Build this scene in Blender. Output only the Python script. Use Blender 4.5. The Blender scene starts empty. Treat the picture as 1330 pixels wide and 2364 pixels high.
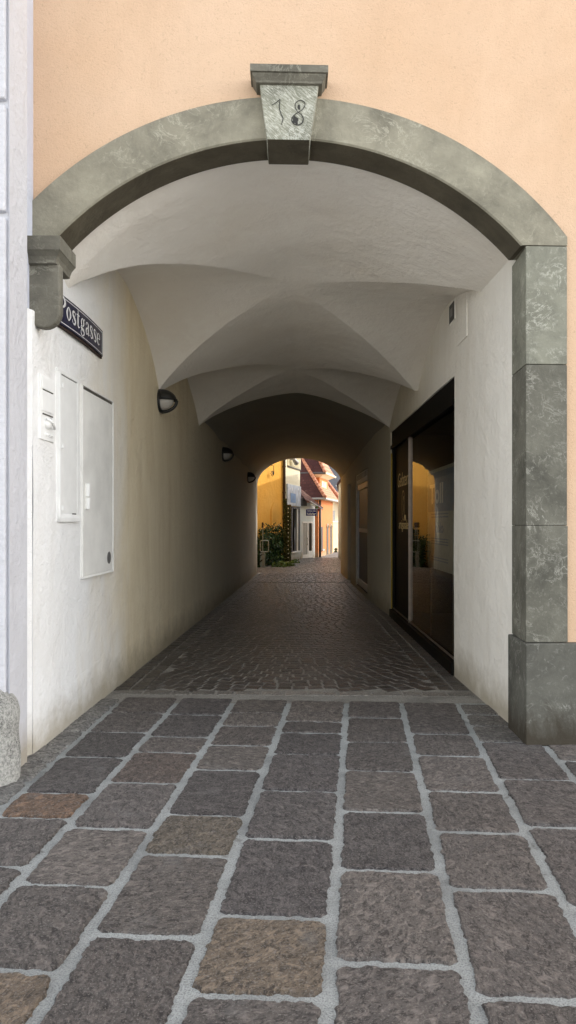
import bpy, bmesh, math, random
from mathutils import Vector, Matrix, noise as mnoise
random.seed(7)
R = math.radians
scene = bpy.context.scene
COL = scene.collection
FPX, CX, HY, EYE = 1650.0, 665.0, 1205.0, 1.5      # survey constants read off the photo

def zat(py, D): return EYE + (HY - py) / FPX * D
def xat(px, D): return (px - CX) / FPX * D
def gd(py): return FPX * EYE / (py - HY)
def lerp(a, b, t): return a + (b - a) * t
def interp(tab, x):
    if x <= tab[0][0]: return tab[0][1]
    for (a, va), (b, vb) in zip(tab, tab[1:]):
        if x <= b: return lerp(va, vb, (x - a) / (b - a))
    return tab[-1][1]
def smooth_interp(tab, x):                           # quadratic/cubic Lagrange through the table
    s = 0
    for i, (xi, yi) in enumerate(tab):
        w = 1
        for j, (xj, _) in enumerate(tab):
            if i != j: w *= (x - xj) / (xi - xj)
        s += w * yi
    return s
def nz(x, y, z=0.0): return mnoise.noise(Vector((x, y, z)))

# ------------------------------------------------------------------ materials
class NT:
    def __init__(s, name):
        s.m = bpy.data.materials.new(name); s.m.use_nodes = True
        s.t = s.m.node_tree; s.n = s.t.nodes; s.b = s.n['Principled BSDF']; s.out = s.n['Material Output']
        s._pos = None
    def new(s, typ, **kw):
        n = s.n.new(typ)
        for k, v in kw.items():
            if hasattr(n, k) and k not in n.inputs: setattr(n, k, v)
        return n
    def L(s, a, b): s.t.links.new(a, b)
    def pos(s):
        if not s._pos: s._pos = s.new('ShaderNodeNewGeometry').outputs['Position']
        return s._pos
    def mapped(s, scale=(1,1,1), rot=(0,0,0), src=None):
        v = src or s.pos()
        if any(rot):
            r = s.new('ShaderNodeMapping'); r.inputs['Rotation'].default_value = rot; s.L(v, r.inputs['Vector']); v = r.outputs['Vector']
        m = s.new('ShaderNodeMapping'); m.inputs['Scale'].default_value = scale
        s.L(v, m.inputs['Vector']); return m.outputs['Vector']
    def noise(s, scale, detail=4, rough=.55, dist=0, vec=None):
        n = s.new('ShaderNodeTexNoise'); n.inputs['Scale'].default_value = scale
        n.inputs['Detail'].default_value = detail; n.inputs['Roughness'].default_value = rough
        n.inputs['Distortion'].default_value = dist
        s.L(vec or s.pos(), n.inputs['Vector']); return n.outputs['Fac']
    def ramp(s, fac, pts):
        r = s.new('ShaderNodeValToRGB'); cr = r.color_ramp
        while len(cr.elements) < len(pts): cr.elements.new(.5)
        for e, (p, c) in zip(cr.elements, pts):
            e.position = p; e.color = (c, c, c, 1) if not isinstance(c, tuple) else (*c, 1)
        s.L(fac, r.inputs['Fac']); return r.outputs['Color']
    def mix(s, fac, a, b, mode='MIX'):
        n = s.new('ShaderNodeMix', data_type='RGBA', blend_type=mode)
        for sock, v in ((n.inputs[0], fac), (n.inputs[6], a), (n.inputs[7], b)):
            if hasattr(v, 'links') : s.L(v, sock)
            elif isinstance(v, tuple): sock.default_value = (*v, 1)
            else: sock.default_value = v
        return n.outputs[2]
    def math(s, op, a, b=None, c=None):
        n = s.new('ShaderNodeMath', operation=op)
        for i, v in enumerate((a, b, c)):
            if v is None: continue
            if hasattr(v, 'links'): s.L(v, n.inputs[i])
            else: n.inputs[i].default_value = v
        return n.outputs[0]
    def sep(s):
        n = s.new('ShaderNodeSeparateXYZ'); s.L(s.pos(), n.inputs[0]); return n.outputs
    def rng(s, v, a, b, c=0, d=1):
        n = s.new('ShaderNodeMapRange'); s.L(v, n.inputs[0])
        for i, q in enumerate((a, b, c, d)): n.inputs[i+1].default_value = q
        return n.outputs[0]
    def bump(s, h, strength=.5, dist=.01, prev=None):
        n = s.new('ShaderNodeBump'); n.inputs['Strength'].default_value = strength; n.inputs['Distance'].default_value = dist
        s.L(h, n.inputs['Height'])
        if prev: s.L(prev, n.inputs['Normal'])
        return n.outputs['Normal']
    def fin(s, col=None, rough=.8, normal=None, metal=0, spec=.5, **kw):
        b = s.b
        if col is not None:
            if hasattr(col, 'links'): s.L(col, b.inputs['Base Color'])
            else: b.inputs['Base Color'].default_value = (*col, 1)
        if hasattr(rough, 'links'): s.L(rough, b.inputs['Roughness'])
        else: b.inputs['Roughness'].default_value = rough
        b.inputs['Metallic'].default_value = metal
        b.inputs['Specular IOR Level'].default_value = spec
        if normal: s.L(normal, b.inputs['Normal'])
        return s.m

def plain(name, c, rough=.6, metal=0, var=.12, sc=14, bump=.0, spec=.4):
    t = NT(name); f = t.noise(sc, 5)
    d = tuple(x * (1 - var * 1.6) for x in c); l = tuple(min(1, x * (1 + var)) for x in c)
    col = t.ramp(f, [(.3, d), (.7, l)])
    nrm = t.bump(t.noise(sc * 6, 4), .4, bump) if bump else None
    return t.fin(col, rough, nrm, metal, spec)

def stucco(name, c, c2, dirt=None):
    t = NT(name)
    big = t.noise(.9, 5, .6); mid = t.noise(9, 4)
    col = t.mix(t.ramp(big, [(.35, 0.), (.7, 1.)]), c, c2)
    col = t.mix(t.rng(mid, .3, .75, 0, .14), col, tuple(x * .72 for x in c))
    g1 = t.noise(74, 4, .65, .6); g2 = t.noise(160, 2, .5)
    pit = t.ramp(t.noise(58, 2, .5, 1.2), [(.30, 1.), (.40, 0.)])
    col = t.mix(t.math('MULTIPLY', pit, .28), col, tuple(x * .55 for x in c))
    run = t.noise(1.0, 6, .65, .8, t.mapped((1.7, 1.7, .25)))
    col = t.mix(t.ramp(run, [(.52, 0.), (.74, .30)]), col, tuple(x * .78 for x in c))
    cool = t.ramp(t.noise(.55, 6, .7, .6), [(.50, 0.), (.62, .35)])
    col = t.mix(cool, col, tuple(min(.95, x * 1.10) for x in c2))
    h = t.math('ADD', g1, t.math('MULTIPLY', g2, .35))
    n = t.bump(h, .62, .010)
    return t.fin(col, .95, n, spec=.15)

def limewash(name, c, warm, front=None, streak=1.0, grime=True, deep_shade=None, lumps=.75):
    t = NT(name); o = t.sep()
    big = t.noise(.8, 6, .62)
    st = t.noise(1.0, 7, .66, 1.4, t.mapped((2.6, 2.6, .55)))
    col = t.mix(t.ramp(big, [(.38, 0.), (.66, 1.)]), c, tuple(x * .93 for x in c))
    col = t.mix(t.rng(st, .48, .78, 0, .26 * streak), col, tuple(x * y for x, y in zip(c, (.74, .68, .60))))
    patch = t.ramp(t.noise(1.9, 7, .7, .7), [(.56, 0.), (.60, .22)])
    col = t.mix(patch, col, tuple(min(.95, x * 1.08) for x in c))
    if front:   # painted light change: daylight white by the street, warm beige further in
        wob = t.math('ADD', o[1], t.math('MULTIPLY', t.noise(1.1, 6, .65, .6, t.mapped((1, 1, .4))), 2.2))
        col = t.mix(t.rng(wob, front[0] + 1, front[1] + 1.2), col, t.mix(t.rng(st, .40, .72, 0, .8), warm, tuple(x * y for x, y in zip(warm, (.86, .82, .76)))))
    else:
        col = t.mix(t.rng(big, .45, .8, 0, .6), col, warm)
    if deep_shade:     # shade in the depth of the passage, painted as a darker base
        col = t.mix(t.rng(t.math('ADD', o[1], t.math('MULTIPLY', big, 3.)), 10.5, 15.5), col, deep_shade)
    if grime:
        low = t.math('SUBTRACT', o[2], t.math('MULTIPLY', t.noise(4, 5, .65), .42))
        col = t.mix(t.rng(low, .12, -.16, 0, .75), col, (.34, .29, .20))
        spots = t.ramp(t.noise(11, 3, .7, 1), [(.70, 0.), (.76, 1.)])
        col = t.mix(t.math('MULTIPLY', spots, .28), col, (.35, .30, .24))
    h = t.math('ADD', t.noise(5, 6, .62, .4), t.math('MULTIPLY', t.noise(30, 5, .65), .4))
    n = t.bump(h, lumps, .035)
    return t.fin(col, .9, n, spec=.2)

def schist(name, c, vein=(.62, .64, .58), rot=(0,0,0), amount=1., streak=.0, scale=1., dark=.55, grime=False):
    t = NT(name); v = t.mapped((1, 1, 1), rot)
    base = t.noise(3.2 * scale, 7, .65, .4, v)
    col = t.ramp(base, [(.28, tuple(x * dark for x in c)), (.55, c), (.8, tuple(x * 1.35 for x in c))])
    vn = t.noise(4.5 * scale, 7, .68, 1.6, v)
    band = t.math('ABSOLUTE', t.math('SUBTRACT', vn, .5))
    veinf = t.ramp(band, [(.0, 1.), (.022, 0.)])
    mask = t.ramp(t.noise(3.7 * scale, 4, .6, .5, v), [(.46, 0.), (.62, 1.)])
    col = t.mix(t.math('MULTIPLY', t.math('MULTIPLY', veinf, mask), .75 * amount), col, vein)
    fl = t.ramp(t.noise(30 * scale, 5, .7, .8, v), [(.56, 0.), (.70, 1.)])
    col = t.mix(t.math('MULTIPLY', fl, .30 * amount), col, vein)
    blot = t.ramp(t.noise(1.6, 6, .65, .5), [(.50, 0.), (.66, .4)])
    col = t.mix(blot, col, tuple(x * .62 for x in c))
    if grime:
        low = t.math('SUBTRACT', t.sep()[2], t.math('MULTIPLY', t.noise(1., 6, .7, .6, t.mapped((9, 9, 3))), .55))
        col = t.mix(t.rng(low, .02, -.22, 0, .9), col, (.045, .036, .024))
    h = t.math('ADD', t.noise(24, 5, .65), base)
    if streak:
        w = t.noise(1.0, 7, .72, 1.6, t.mapped((13, 13, 75), (0, R(-40), 0)))
        col = t.mix(t.ramp(w, [(.47, 0.), (.66, streak)]), col, (.66, .66, .58))
        col = t.mix(t.ramp(w, [(.30, .55), (.42, 0.)]), col, tuple(x * .4 for x in c))
        h = t.math('ADD', h, w)
    n = t.bump(h, .5, .012)
    return t.fin(col, .78, n, spec=.3)

M = {}
M['peach'] = stucco('peach_stucco', (.685, .475, .315), (.715, .52, .365))
M['white_left'] = limewash('white_limewash', (.88, .88, .87), (.86, .76, .56), (5.75, 6.9), deep_shade=(.53, .50, .41))
M['white_right'] = limewash('cream_limewash', (.88, .85, .78), (.82, .74, .57), (8.0, 11.5), deep_shade=(.53, .50, .41))
M['vault'] = limewash('vault_limewash', (.91, .87, .80), (.87, .80, .69), None, .3, False, lumps=.42)
M['vault_shaded'] = limewash('shade_dark_vault', (.38, .36, .31), (.33, .31, .26), None, .4, False, lumps=.5)  # gloom of the deep bay put into a darker limewash colour
M['neighbour'] = limewash('neighbour_render', (.62, .625, .66), (.60, .60, .63), None, .5, True)
M['return'] = limewash('shade_blue_return', (.58, .61, .70), (.60, .62, .71), None, .6, True)  # bluish shade of this side put into its render colour
M['arch'] = schist('green_schist', (.290, .272, .208), (.52, .50, .40), amount=.8)
M['pillar'] = schist('veined_schist', (.150, .146, .118), (.56, .55, .48), amount=.7)
M['pillar_top'] = schist('pale_veined_schist', (.245, .245, .195), (.62, .62, .54), amount=1.1)
M['plinth'] = schist('plinth_schist', (.120, .118, .100), (.52, .52, .47), amount=.7, grime=True)
M['keystone'] = schist('streaked_schist', (.27, .275, .215), streak=1.)
M['impost'] = schist('impost_schist', (.185, .175, .140), (.5, .49, .4), amount=.6)
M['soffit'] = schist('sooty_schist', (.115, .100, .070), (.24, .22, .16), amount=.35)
M['engraved'] = plain('engraved_black', (.038, .038, .034), .8)
M['darkmetal'] = plain('black_metal', (.012, .012, .011), .42, .0, .2, spec=.5)
M['frame_black'] = plain('shopfront_black', (.005, .0045, .004), .5, spec=.10)
M['panel_black'] = plain('black_film', (.008, .006, .005), .5, spec=.08)
M['browndark'] = plain('brown_tinted_pane', (.020, .012, .008), .35, spec=.04)
M['steel'] = plain('brushed_steel', (.26, .21, .17), .4, .6)
M['yellow_reflection'] = plain('reflection_strip', (.30, .21, .02), .4, .5)  # yellow metal standing in for a reflection at the far jamb
M['alu'] = plain('grey_aluminium', (.42, .42, .42), .45, .3)
M['whitepaint'] = plain('white_gloss_paint', (.86, .86, .84), .6, var=.05, sc=5, bump=.002)
M['whitepaint2'] = plain('old_white_paint', (.83, .82, .78), .7, var=.07, sc=4, bump=.003)
M['shadowgap'] = plain('dark_gap', (.09, .08, .07), .9)
M['lockgrey'] = plain('grey_lock_disc', (.22, .22, .22), .4, .3)
M['enamel'] = plain('blue_enamel', (.006, .008, .045), .22, var=.1, spec=.6)
M['enamelwhite'] = plain('white_enamel', (.70, .70, .68), .3, var=.05)
M['rust'] = plain('rusty_edge', (.05, .03, .02), .9, var=.5, sc=60)
M['opal'] = plain('opal_glass', (.50, .48, .44), .4, var=.03)
M['room'] = plain('dark_room', (.035, .028, .020), .8)
M['roomfloor'] = plain('shop_floor', (.08, .06, .045), .5)
M['gold'] = plain('gold_lettering', (.75, .55, .25), .4, var=.04)
M['posterblue'] = plain('poster_blue', (.20, .27, .36), .6)
M['postergrey'] = plain('poster_grey', (.52, .52, .46), .6)
M['posterwhite'] = plain('poster_white', (.80, .80, .74), .6, var=.03)
M['yellowwall'] = limewash('yellow_render', (.84, .45, .085), (.86, .52, .14), None, .8, True)
M['creamwall'] = limewash('cream_render', (.82, .76, .56), (.84, .78, .60), None, .4, True)
M['whitewall'] = limewash('pale_blue_render', (.70, .76, .78), (.72, .78, .80), None, .4, True)
M['orangewall'] = limewash('orange_render', (.55, .20, .075), (.58, .23, .095), None, .6, True)
M['pipe'] = plain('drainpipe_brown', (.045, .03, .02), .5)
M['slate'] = plain('slate_grey', (.10, .10, .11), .7, sc=3)
M['wood'] = plain('brown_wood', (.12, .065, .03), .7)
M['darkdoor'] = plain('dark_door', (.035, .03, .025), .6)
M['grasslight'] = plain('galvanised', (.36, .40, .38), .4, .5)
M['asphaltbox'] = plain('grey_box', (.28, .34, .34), .5)
M['curtain'] = plain('cream_curtain', (.80, .66, .36), .8)
M['mountgreen'] = plain('hillside', (.05, .07, .06), .95, sc=.2, var=.4)
M['red'] = plain('red_petals', (.50, .03, .04), .7, var=.3)
M['bulb'] = plain('fairy_light_bulb', (.85, .80, .60), .3)
M['signblue'] = plain('blue_sign', (.10, .22, .45), .4)
M['signnavy'] = plain('navy_sign', (.010, .014, .15), .6, spec=.1)
M['litpanel'] = plain('grey_banner', (.42, .47, .55), .35, sc=3, var=.25)

def glass(name, tint, rough=.015, ior=1.5):
    t = NT(name); t.n.remove(t.b)
    tr = t.new('ShaderNodeBsdfTransparent'); tr.inputs[0].default_value = (*tint, 1)
    gl = t.new('ShaderNodeBsdfGlossy'); gl.inputs['Roughness'].default_value = rough; gl.inputs[0].default_value = (.95, .95, .95, 1)
    fr = t.new('ShaderNodeFresnel'); fr.inputs['IOR'].default_value = ior
    wob = t.noise(1.2, 2); nb = t.bump(wob, .08, .02); t.L(nb, gl.inputs['Normal'])
    mx = t.new('ShaderNodeMixShader'); t.L(fr.outputs[0], mx.inputs[0]); t.L(tr.outputs[0], mx.inputs[1]); t.L(gl.outputs[0], mx.inputs[2])
    t.L(mx.outputs[0], t.out.inputs['Surface']); return t.m
M['glass'] = glass('shop_glass', (.70, .70, .66), ior=1.28)
M['darkglass'] = glass('dark_glass', (.25, .22, .18), ior=1.12)

def tone_stone(name, bump=.02, sc=1., rough=.62, grit=1.):
    t = NT(name)
    a = t.new('ShaderNodeAttribute'); a.attribute_name = 'tone'
    c = a.outputs['Color']
    vr = t.new('ShaderNodeVectorRotate'); vr.rotation_type = 'Z_AXIS'; t.L(t.pos(), vr.inputs['Vector'])
    t.L(t.math('MULTIPLY', a.outputs['Alpha'], 5.), vr.inputs['Angle'])
    sh_ = t.new('ShaderNodeVectorMath', operation='ADD'); cmb = t.new('ShaderNodeCombineXYZ')
    t.L(t.math('MULTIPLY', a.outputs['Alpha'], 37.), cmb.inputs[2]); t.L(vr.outputs[0], sh_.inputs[0]); t.L(cmb.outputs[0], sh_.inputs[1])
    wv = sh_.outputs[0]
    f1 = t.noise(7 * sc, 8, .72, .8, wv)
    f2 = t.noise(1.0, 7, .75, 1.2, t.mapped((24 * sc, 40 * sc, 30), (0, 0, .7), wv))
    f3 = t.noise(120 * sc, 3, .65); f4 = t.noise(34 * sc, 6, .72, .5, wv)
    col = t.mix(t.rng(f1, .38, .66, 0, .6), t.mix(1., c, (.80, .79, .80), 'MULTIPLY'), t.mix(1., c, (1.55, 1.5, 1.42), 'MULTIPLY'))
    col = t.mix(t.ramp(f2, [(.42, .9), (.53, 0.)]), col, t.mix(1., c, (.26, .25, .26), 'MULTIPLY'))
    f5 = t.noise(1.0, 6, .74, 1., t.mapped((20 * sc, 30 * sc, 20), (0, 0, .55), wv))
    col = t.mix(t.ramp(f5, [(.50, 0.), (.64, .75)]), col, t.mix(1., c, (2.2, 2.12, 2.05), 'MULTIPLY'))
    col = t.mix(t.ramp(f4, [(.52, 0.), (.72, .42)]), col, (.27, .25, .235))
    col = t.mix(t.ramp(f3, [(.55, 0.), (.68, .6 * grit)]), col, (.42, .39, .36))
    stain = t.ramp(t.noise(3.1, 6, .62, .4), [(.60, 0.), (.70, .38)])
    col = t.mix(stain, col, (.27, .265, .255))
    h = t.math('ADD', t.math('MULTIPLY', f2, .9), t.math('ADD', f1, t.math('ADD', t.math('MULTIPLY', f3, .3), t.math('MULTIPLY', f4, .5))))
    n = t.bump(h, 1., bump)
    return t.fin(col, rough, n, spec=.4)
M['slab'] = tone_stone('porphyry_slab', .034)
M['cobble'] = tone_stone('porphyry_cobble', .010, 1.6, .34, .4)

def mortar(name, c):
    t = NT(name); f = t.noise(2.2, 7, .68, .4); g = t.noise(150, 3, .7); k = t.noise(34, 5, .7)
    col = t.ramp(f, [(.30, tuple(x * .60 for x in c)), (.52, c), (.75, tuple(min(1, x * 1.12) for x in c))])
    col = t.mix(t.ramp(g, [(.46, 0.), (.62, .75)]), col, tuple(x * .42 for x in c))
    col = t.mix(t.ramp(k, [(.55, 0.), (.66, .55)]), col, tuple(x * .58 for x in c))
    col = t.mix(t.ramp(t.noise(9, 6, .7, .5), [(.60, 0.), (.68, .5)]), col, (.14, .13, .11))
    return t.fin(col, .95, t.bump(t.math('ADD', g, k), 1., .014), spec=.2)
M['mortar'] = mortar('cement_mortar', (.50, .525, .515))
M['mortar2'] = mortar('dusty_mortar', (.40, .385, .35))
M['ground'] = mortar('distant_ground', (.62, .59, .54))
M['street'] = mortar('street_setts', (.30, .29, .28))

def granite(name):
    t = NT(name); f = t.noise(70, 4, .7); g = t.noise(130, 3, .6, 0, t.mapped((1, 1, 1), (1, 2, 3))); b = t.noise(3.5, 5, .6)
    col = t.ramp(f, [(.36, (.13, .13, .12)), (.50, (.30, .30, .28)), (.64, (.44, .43, .40))])
    col = t.mix(t.ramp(g, [(.58, 0.), (.64, .8)]), col, (.06, .06, .06))
    col = t.mix(t.rng(b, .4, .7, 0, .55), col, (.62, .62, .58))
    return t.fin(col, .85, t.bump(t.math('ADD', f, t.noise(14, 4)), .6, .012), spec=.25)
M['granite'] = granite('guard_granite')

def rooftile(name, c1, c2, mort, su, sv):
    t = NT(name); u = t.new('ShaderNodeUVMap')
    b = t.new('ShaderNodeTexBrick'); b.inputs['Scale'].default_value = 1
    b.inputs['Brick Width'].default_value = su; b.inputs['Row Height'].default_value = sv
    b.inputs['Mortar Size'].default_value = sv * .10; b.inputs['Color1'].default_value = (*c1, 1); b.inputs['Color2'].default_value = (*c2, 1)
    b.inputs['Mortar'].default_value = (*mort, 1); b.offset = .5
    t.L(u.outputs[0], b.inputs['Vector'])
    col = t.mix(t.rng(t.noise(3, 4), .4, .7, 0, .4), b.outputs['Color'], tuple(x * .55 for x in c1))
    lich = t.ramp(t.noise(9, 3, .7), [(.66, 0.), (.74, .6)])
    col = t.mix(lich, col, (.55, .45, .40))
    return t.fin(col, .8, t.bump(b.outputs['Fac'], -.8, .03), spec=.25)
M['tile'] = rooftile('shaded_red_tile', (.062, .020, .021), (.095, .036, .034), (.06, .025, .025), .16, .145)  # tile colour darkened for slopes in shade
M['tile_sun'] = rooftile('sunlit_orange_tile', (.52, .22, .12), (.62, .30, .18), (.20, .08, .05), .16, .145)  # sunlit copy of the roof tile, light put into the colour
M['hiptile'] = plain('terracotta_ridge', (.60, .27, .17), .75, sc=8)
M['brownroof'] = rooftile('brown_roof_sheet', (.13, .060, .045), (.15, .075, .055), (.04, .02, .02), .8, .2)

def stonewall(name):
    t = NT(name); v = t.new('ShaderNodeTexVoronoi'); v.inputs['Scale'].default_value = 2.6; t.L(t.pos(), v.inputs['Vector'])
    col = t.mix(.45, (.66, .56, .36), v.outputs['Color'], 'MULTIPLY')
    col = t.mix(.55, col, (.72, .62, .42))
    return t.fin(col, .9, t.bump(v.outputs['Distance'], .6, .05), spec=.2)
M['surround'] = plain('stone_surround', (.30, .24, .16), .85)
M['stonewall'] = stonewall('rubble_wall')

def leafmat(name, a, b):
    t = NT(name); at = t.new('ShaderNodeAttribute'); at.attribute_name = 'tone'
    s = t.new('ShaderNodeSeparateColor'); t.L(at.outputs['Color'], s.inputs[0])
    col = t.mix(s.outputs[0], a, b)
    return t.fin(col, .5, spec=.4)
M['leaf'] = leafmat('dark_leaf', (.014, .040, .016), (.07, .14, .05))
M['leaf2'] = leafmat('olive_leaf', (.030, .040, .010), (.12, .13, .035))
M['weed'] = leafmat('weed_leaf', (.05, .10, .015), (.16, .24, .05))

# ------------------------------------------------------------------ object plumbing
def tag(o, label=None, cat=None, group=None, kind=None):
    if label: o['label'] = label
    if cat: o['category'] = cat
    if group: o['group'] = group
    if kind: o['kind'] = kind
    return o
def thing(name, label, cat, loc=(0, 0, 0), group=None):
    o = bpy.data.objects.new(name, None); o.empty_display_size = .2; o.location = loc; COL.objects.link(o)
    return tag(o, label, cat, group)
def wloc(o):
    v = Vector((0, 0, 0))
    while o: v += o.location; o = o.parent
    return v

class Fr:                                             # an upright working frame: s along, o outward, z up
    def __init__(s, org, t):
        s.o = Vector((org[0], org[1], 0)); s.t = Vector((t[0], t[1], 0)).normalized(); s.n = Vector((s.t.y, -s.t.x, 0))
    @classmethod
    def span(c, a, b): f = c(a, (b[0]-a[0], b[1]-a[1])); f.len = math.dist(a, b); return f
    def P(s, a, o, z): return s.o + s.t * a + s.n * o + Vector((0, 0, z))
    def sx(s, px):                                    # where a sight line from the survey point meets this face
        k = (px - CX) / FPX
        return (k * s.o.y - s.o.x) / (s.t.x - k * s.t.y)
    def D(s, a): return s.o.y + s.t.y * a
    def z(s, px, py): return zat(py, s.D(s.sx(px)))
    def mat(s, a=0, o=0, z=0):
        p = s.P(a, o, z)
        return Matrix(((s.t.x, 0, s.n.x, p.x), (s.t.y, 0, s.n.y, p.y), (0, 1, 0, p.z), (0, 0, 0, 1)))
LOCAL = Fr((0, 0), (1, 0))

class MB:
    def __init__(s): s.v = []; s.f = []; s.mi = []; s.tone = []; s.uv = {}; s.curm = 0; s.curt = (1, 1, 1)
    def add(s, vs, fs):
        b = len(s.v); s.v += [tuple(v) for v in vs]
        for f in fs: s.f.append(tuple(b + i for i in f)); s.mi.append(s.curm); s.tone.append(s.curt)
    def quad(s, a, b, c, d, uv=None):
        if uv: s.uv[len(s.f)] = uv
        s.add([a, b, c, d], [(0, 1, 2, 3)])
    def poly(s, pts, uv=None):
        if uv: s.uv[len(s.f)] = uv
        s.add(pts, [tuple(range(len(pts)))])
    def hexa(s, p): s.add(p, [(0, 3, 2, 1), (4, 5, 6, 7), (0, 1, 5, 4), (1, 2, 6, 5), (2, 3, 7, 6), (3, 0, 4, 7)])
    def box(s, fr, s0, s1, o0, o1, z0, z1):
        P = fr.P
        s.hexa([P(s0, o0, z0), P(s0, o1, z0), P(s1, o1, z0), P(s1, o0, z0), P(s0, o0, z1), P(s0, o1, z1), P(s1, o1, z1), P(s1, o0, z1)])
    def prism(s, fr, pts, o0, o1):                    # outline in (s,z), extruded along the outward axis
        n = len(pts); A = [fr.P(a, o0, z) for a, z in pts]; B = [fr.P(a, o1, z) for a, z in pts]
        s.add(A + B, [tuple(range(n))[::-1], tuple(range(n, 2*n))] + [(i, (i+1) % n, n + (i+1) % n, n + i) for i in range(n)])
    def sprism(s, fr, pts, s0, s1):                   # outline in (o,z), extruded along the face
        n = len(pts); A = [fr.P(s0, o, z) for o, z in pts]; B = [fr.P(s1, o, z) for o, z in pts]
        s.add(A + B, [tuple(range(n)), tuple(range(n, 2*n))[::-1]] + [(i, n + i, n + (i+1) % n, (i+1) % n) for i in range(n)])
    def grid(s, fn, nu, nv):
        b = len(s.v)
        for j in range(nv + 1):
            for i in range(nu + 1): s.v.append(tuple(fn(i / nu, j / nv)))
        for j in range(nv):
            for i in range(nu):
                a = b + j * (nu + 1) + i
                s.f.append((a, a + 1, a + nu + 2, a + nu + 1)); s.mi.append(s.curm); s.tone.append(s.curt)
    def tube(s, pts, r, n=8, caps=True):
        pts = [Vector(p) for p in pts]; b = len(s.v); rs = r if isinstance(r, (list, tuple)) else [r] * len(pts)
        up = None
        for i, p in enumerate(pts):
            d = (pts[min(i+1, len(pts)-1)] - pts[max(i-1, 0)]).normalized()
            if up is None: up = d.orthogonal().normalized()
            up = (up - d * up.dot(d)).normalized(); w = d.cross(up)
            for k in range(n):
                a = 2 * math.pi * k / n; s.v.append(tuple(p + (up * math.cos(a) + w * math.sin(a)) * rs[i]))
        F = []
        for i in range(len(pts) - 1):
            for k in range(n):
                F.append((b + i*n + k, b + i*n + (k+1) % n, b + (i+1)*n + (k+1) % n, b + (i+1)*n + k))
        if caps: F += [tuple(b + k for k in range(n))[::-1], tuple(b + (len(pts)-1)*n + k for k in range(n))]
        for f in F: s.f.append(f); s.mi.append(s.curm); s.tone.append(s.curt)
    def stroke(s, fr, pts, ws, o, th=.003, close=False):   # calligraphic flat stroke in (s,z)
        def cr(P, t):
            n = len(P); i = min(int(t), n - 2 if not close else n - 1); f = t - i
            g = (lambda k: P[k % n]) if close else (lambda k: P[max(0, min(n-1, k))])
            a, b_, c, d = g(i-1), g(i), g(i+1), g(i+2)
            return tuple(.5 * (2*q + (r_ - p) * f + (2*p - 5*q + 4*r_ - w) * f*f + (3*q - p - 3*r_ + w) * f**3) for p, q, r_, w in zip(a, b_, c, d))
        P = [(*p, w) for p, w in zip(pts, ws)]; N = (len(P) - (0 if close else 1)) * 6
        C = [cr(P, i / 6) for i in range(N + 1)] if len(P) > 2 or close else [P[0], P[1]]
        Lf, Rt = [], []
        for i, c in enumerate(C):
            if close: p, q = C[(i-1) % N], C[(i+1) % N]
            else: p, q = C[max(0, i-1)], C[min(len(C)-1, i+1)]
            dx, dy = q[0]-p[0], q[1]-p[1]; l = math.hypot(dx, dy) or 1; w = max(.0004, c[2]) / 2
            Lf.append((c[0] - dy/l*w, c[1] + dx/l*w)); Rt.append((c[0] + dy/l*w, c[1] - dx/l*w))
        for i in range(len(C) - 1):
            s.quad(fr.P(Rt[i][0], o+th, Rt[i][1]), fr.P(Rt[i+1][0], o+th, Rt[i+1][1]), fr.P(Lf[i+1][0], o+th, Lf[i+1][1]), fr.P(Lf[i][0], o+th, Lf[i][1]))
    def build(s, name, mats, parent=None, loc=None, smooth=False, bevel=0, **tg):
        me = bpy.data.meshes.new(name)
        off = wloc(parent) if parent else Vector(loc or (0, 0, 0))
        me.from_pydata([(x - off.x, y - off.y, z - off.z) for x, y, z in s.v], [], s.f)
        mats = mats if isinstance(mats, (list, tuple)) else [mats]
        for m in mats: me.materials.append(M[m] if isinstance(m, str) else m)
        me.polygons.foreach_set('material_index', s.mi)
        if any(t != (1, 1, 1) for t in s.tone):
            ca = me.color_attributes.new('tone', 'FLOAT_COLOR', 'CORNER'); data = []
            for p in me.polygons: data += (list(s.tone[p.index]) + [1.0])[:4] * p.loop_total
            ca.data.foreach_set('color', data)
        if s.uv:
            ul = me.uv_layers.new(name='UVMap')
            for fi, u in s.uv.items():
                for k, li in enumerate(me.polygons[fi].loop_indices): ul.data[li].uv = u[k]
        if smooth: me.polygons.foreach_set('use_smooth', [True] * len(me.polygons))
        me.validate(); me.update()
        o = bpy.data.objects.new(name, me); COL.objects.link(o)
        if parent: o.parent = parent
        else: o.location = off
        if bevel:
            b = o.modifiers.new('bevel', 'BEVEL'); b.width = bevel; b.segments = 2; b.limit_method = 'ANGLE'; b.angle_limit = R(35)
        return tag(o, **tg)

def text_part(name, body, size, fr, a, o, z, mat, parent, sx=1., bold=0., align='CENTER', shear=0., **tg):
    cu = bpy.data.curves.new(name, 'FONT'); cu.body = body; cu.size = size; cu.align_x = align; cu.extrude = .001; cu.offset = bold; cu.shear = shear
    ob = bpy.data.objects.new(name + '_source', cu); COL.objects.link(ob)
    bpy.context.view_layer.update()
    me = bpy.data.meshes.new_from_object(ob.evaluated_get(bpy.context.evaluated_depsgraph_get())); me.name = name
    bpy.data.objects.remove(ob); bpy.data.curves.remove(cu)
    me.transform(Matrix.Translation(-wloc(parent)) @ fr.mat(a, o, z) @ Matrix.Diagonal((sx, 1, 1, 1)))
    me.materials.clear(); me.materials.append(M[mat])
    n = bpy.data.objects.new(name, me); COL.objects.link(n); n.parent = parent
    return tag(n, **tg)

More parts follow.
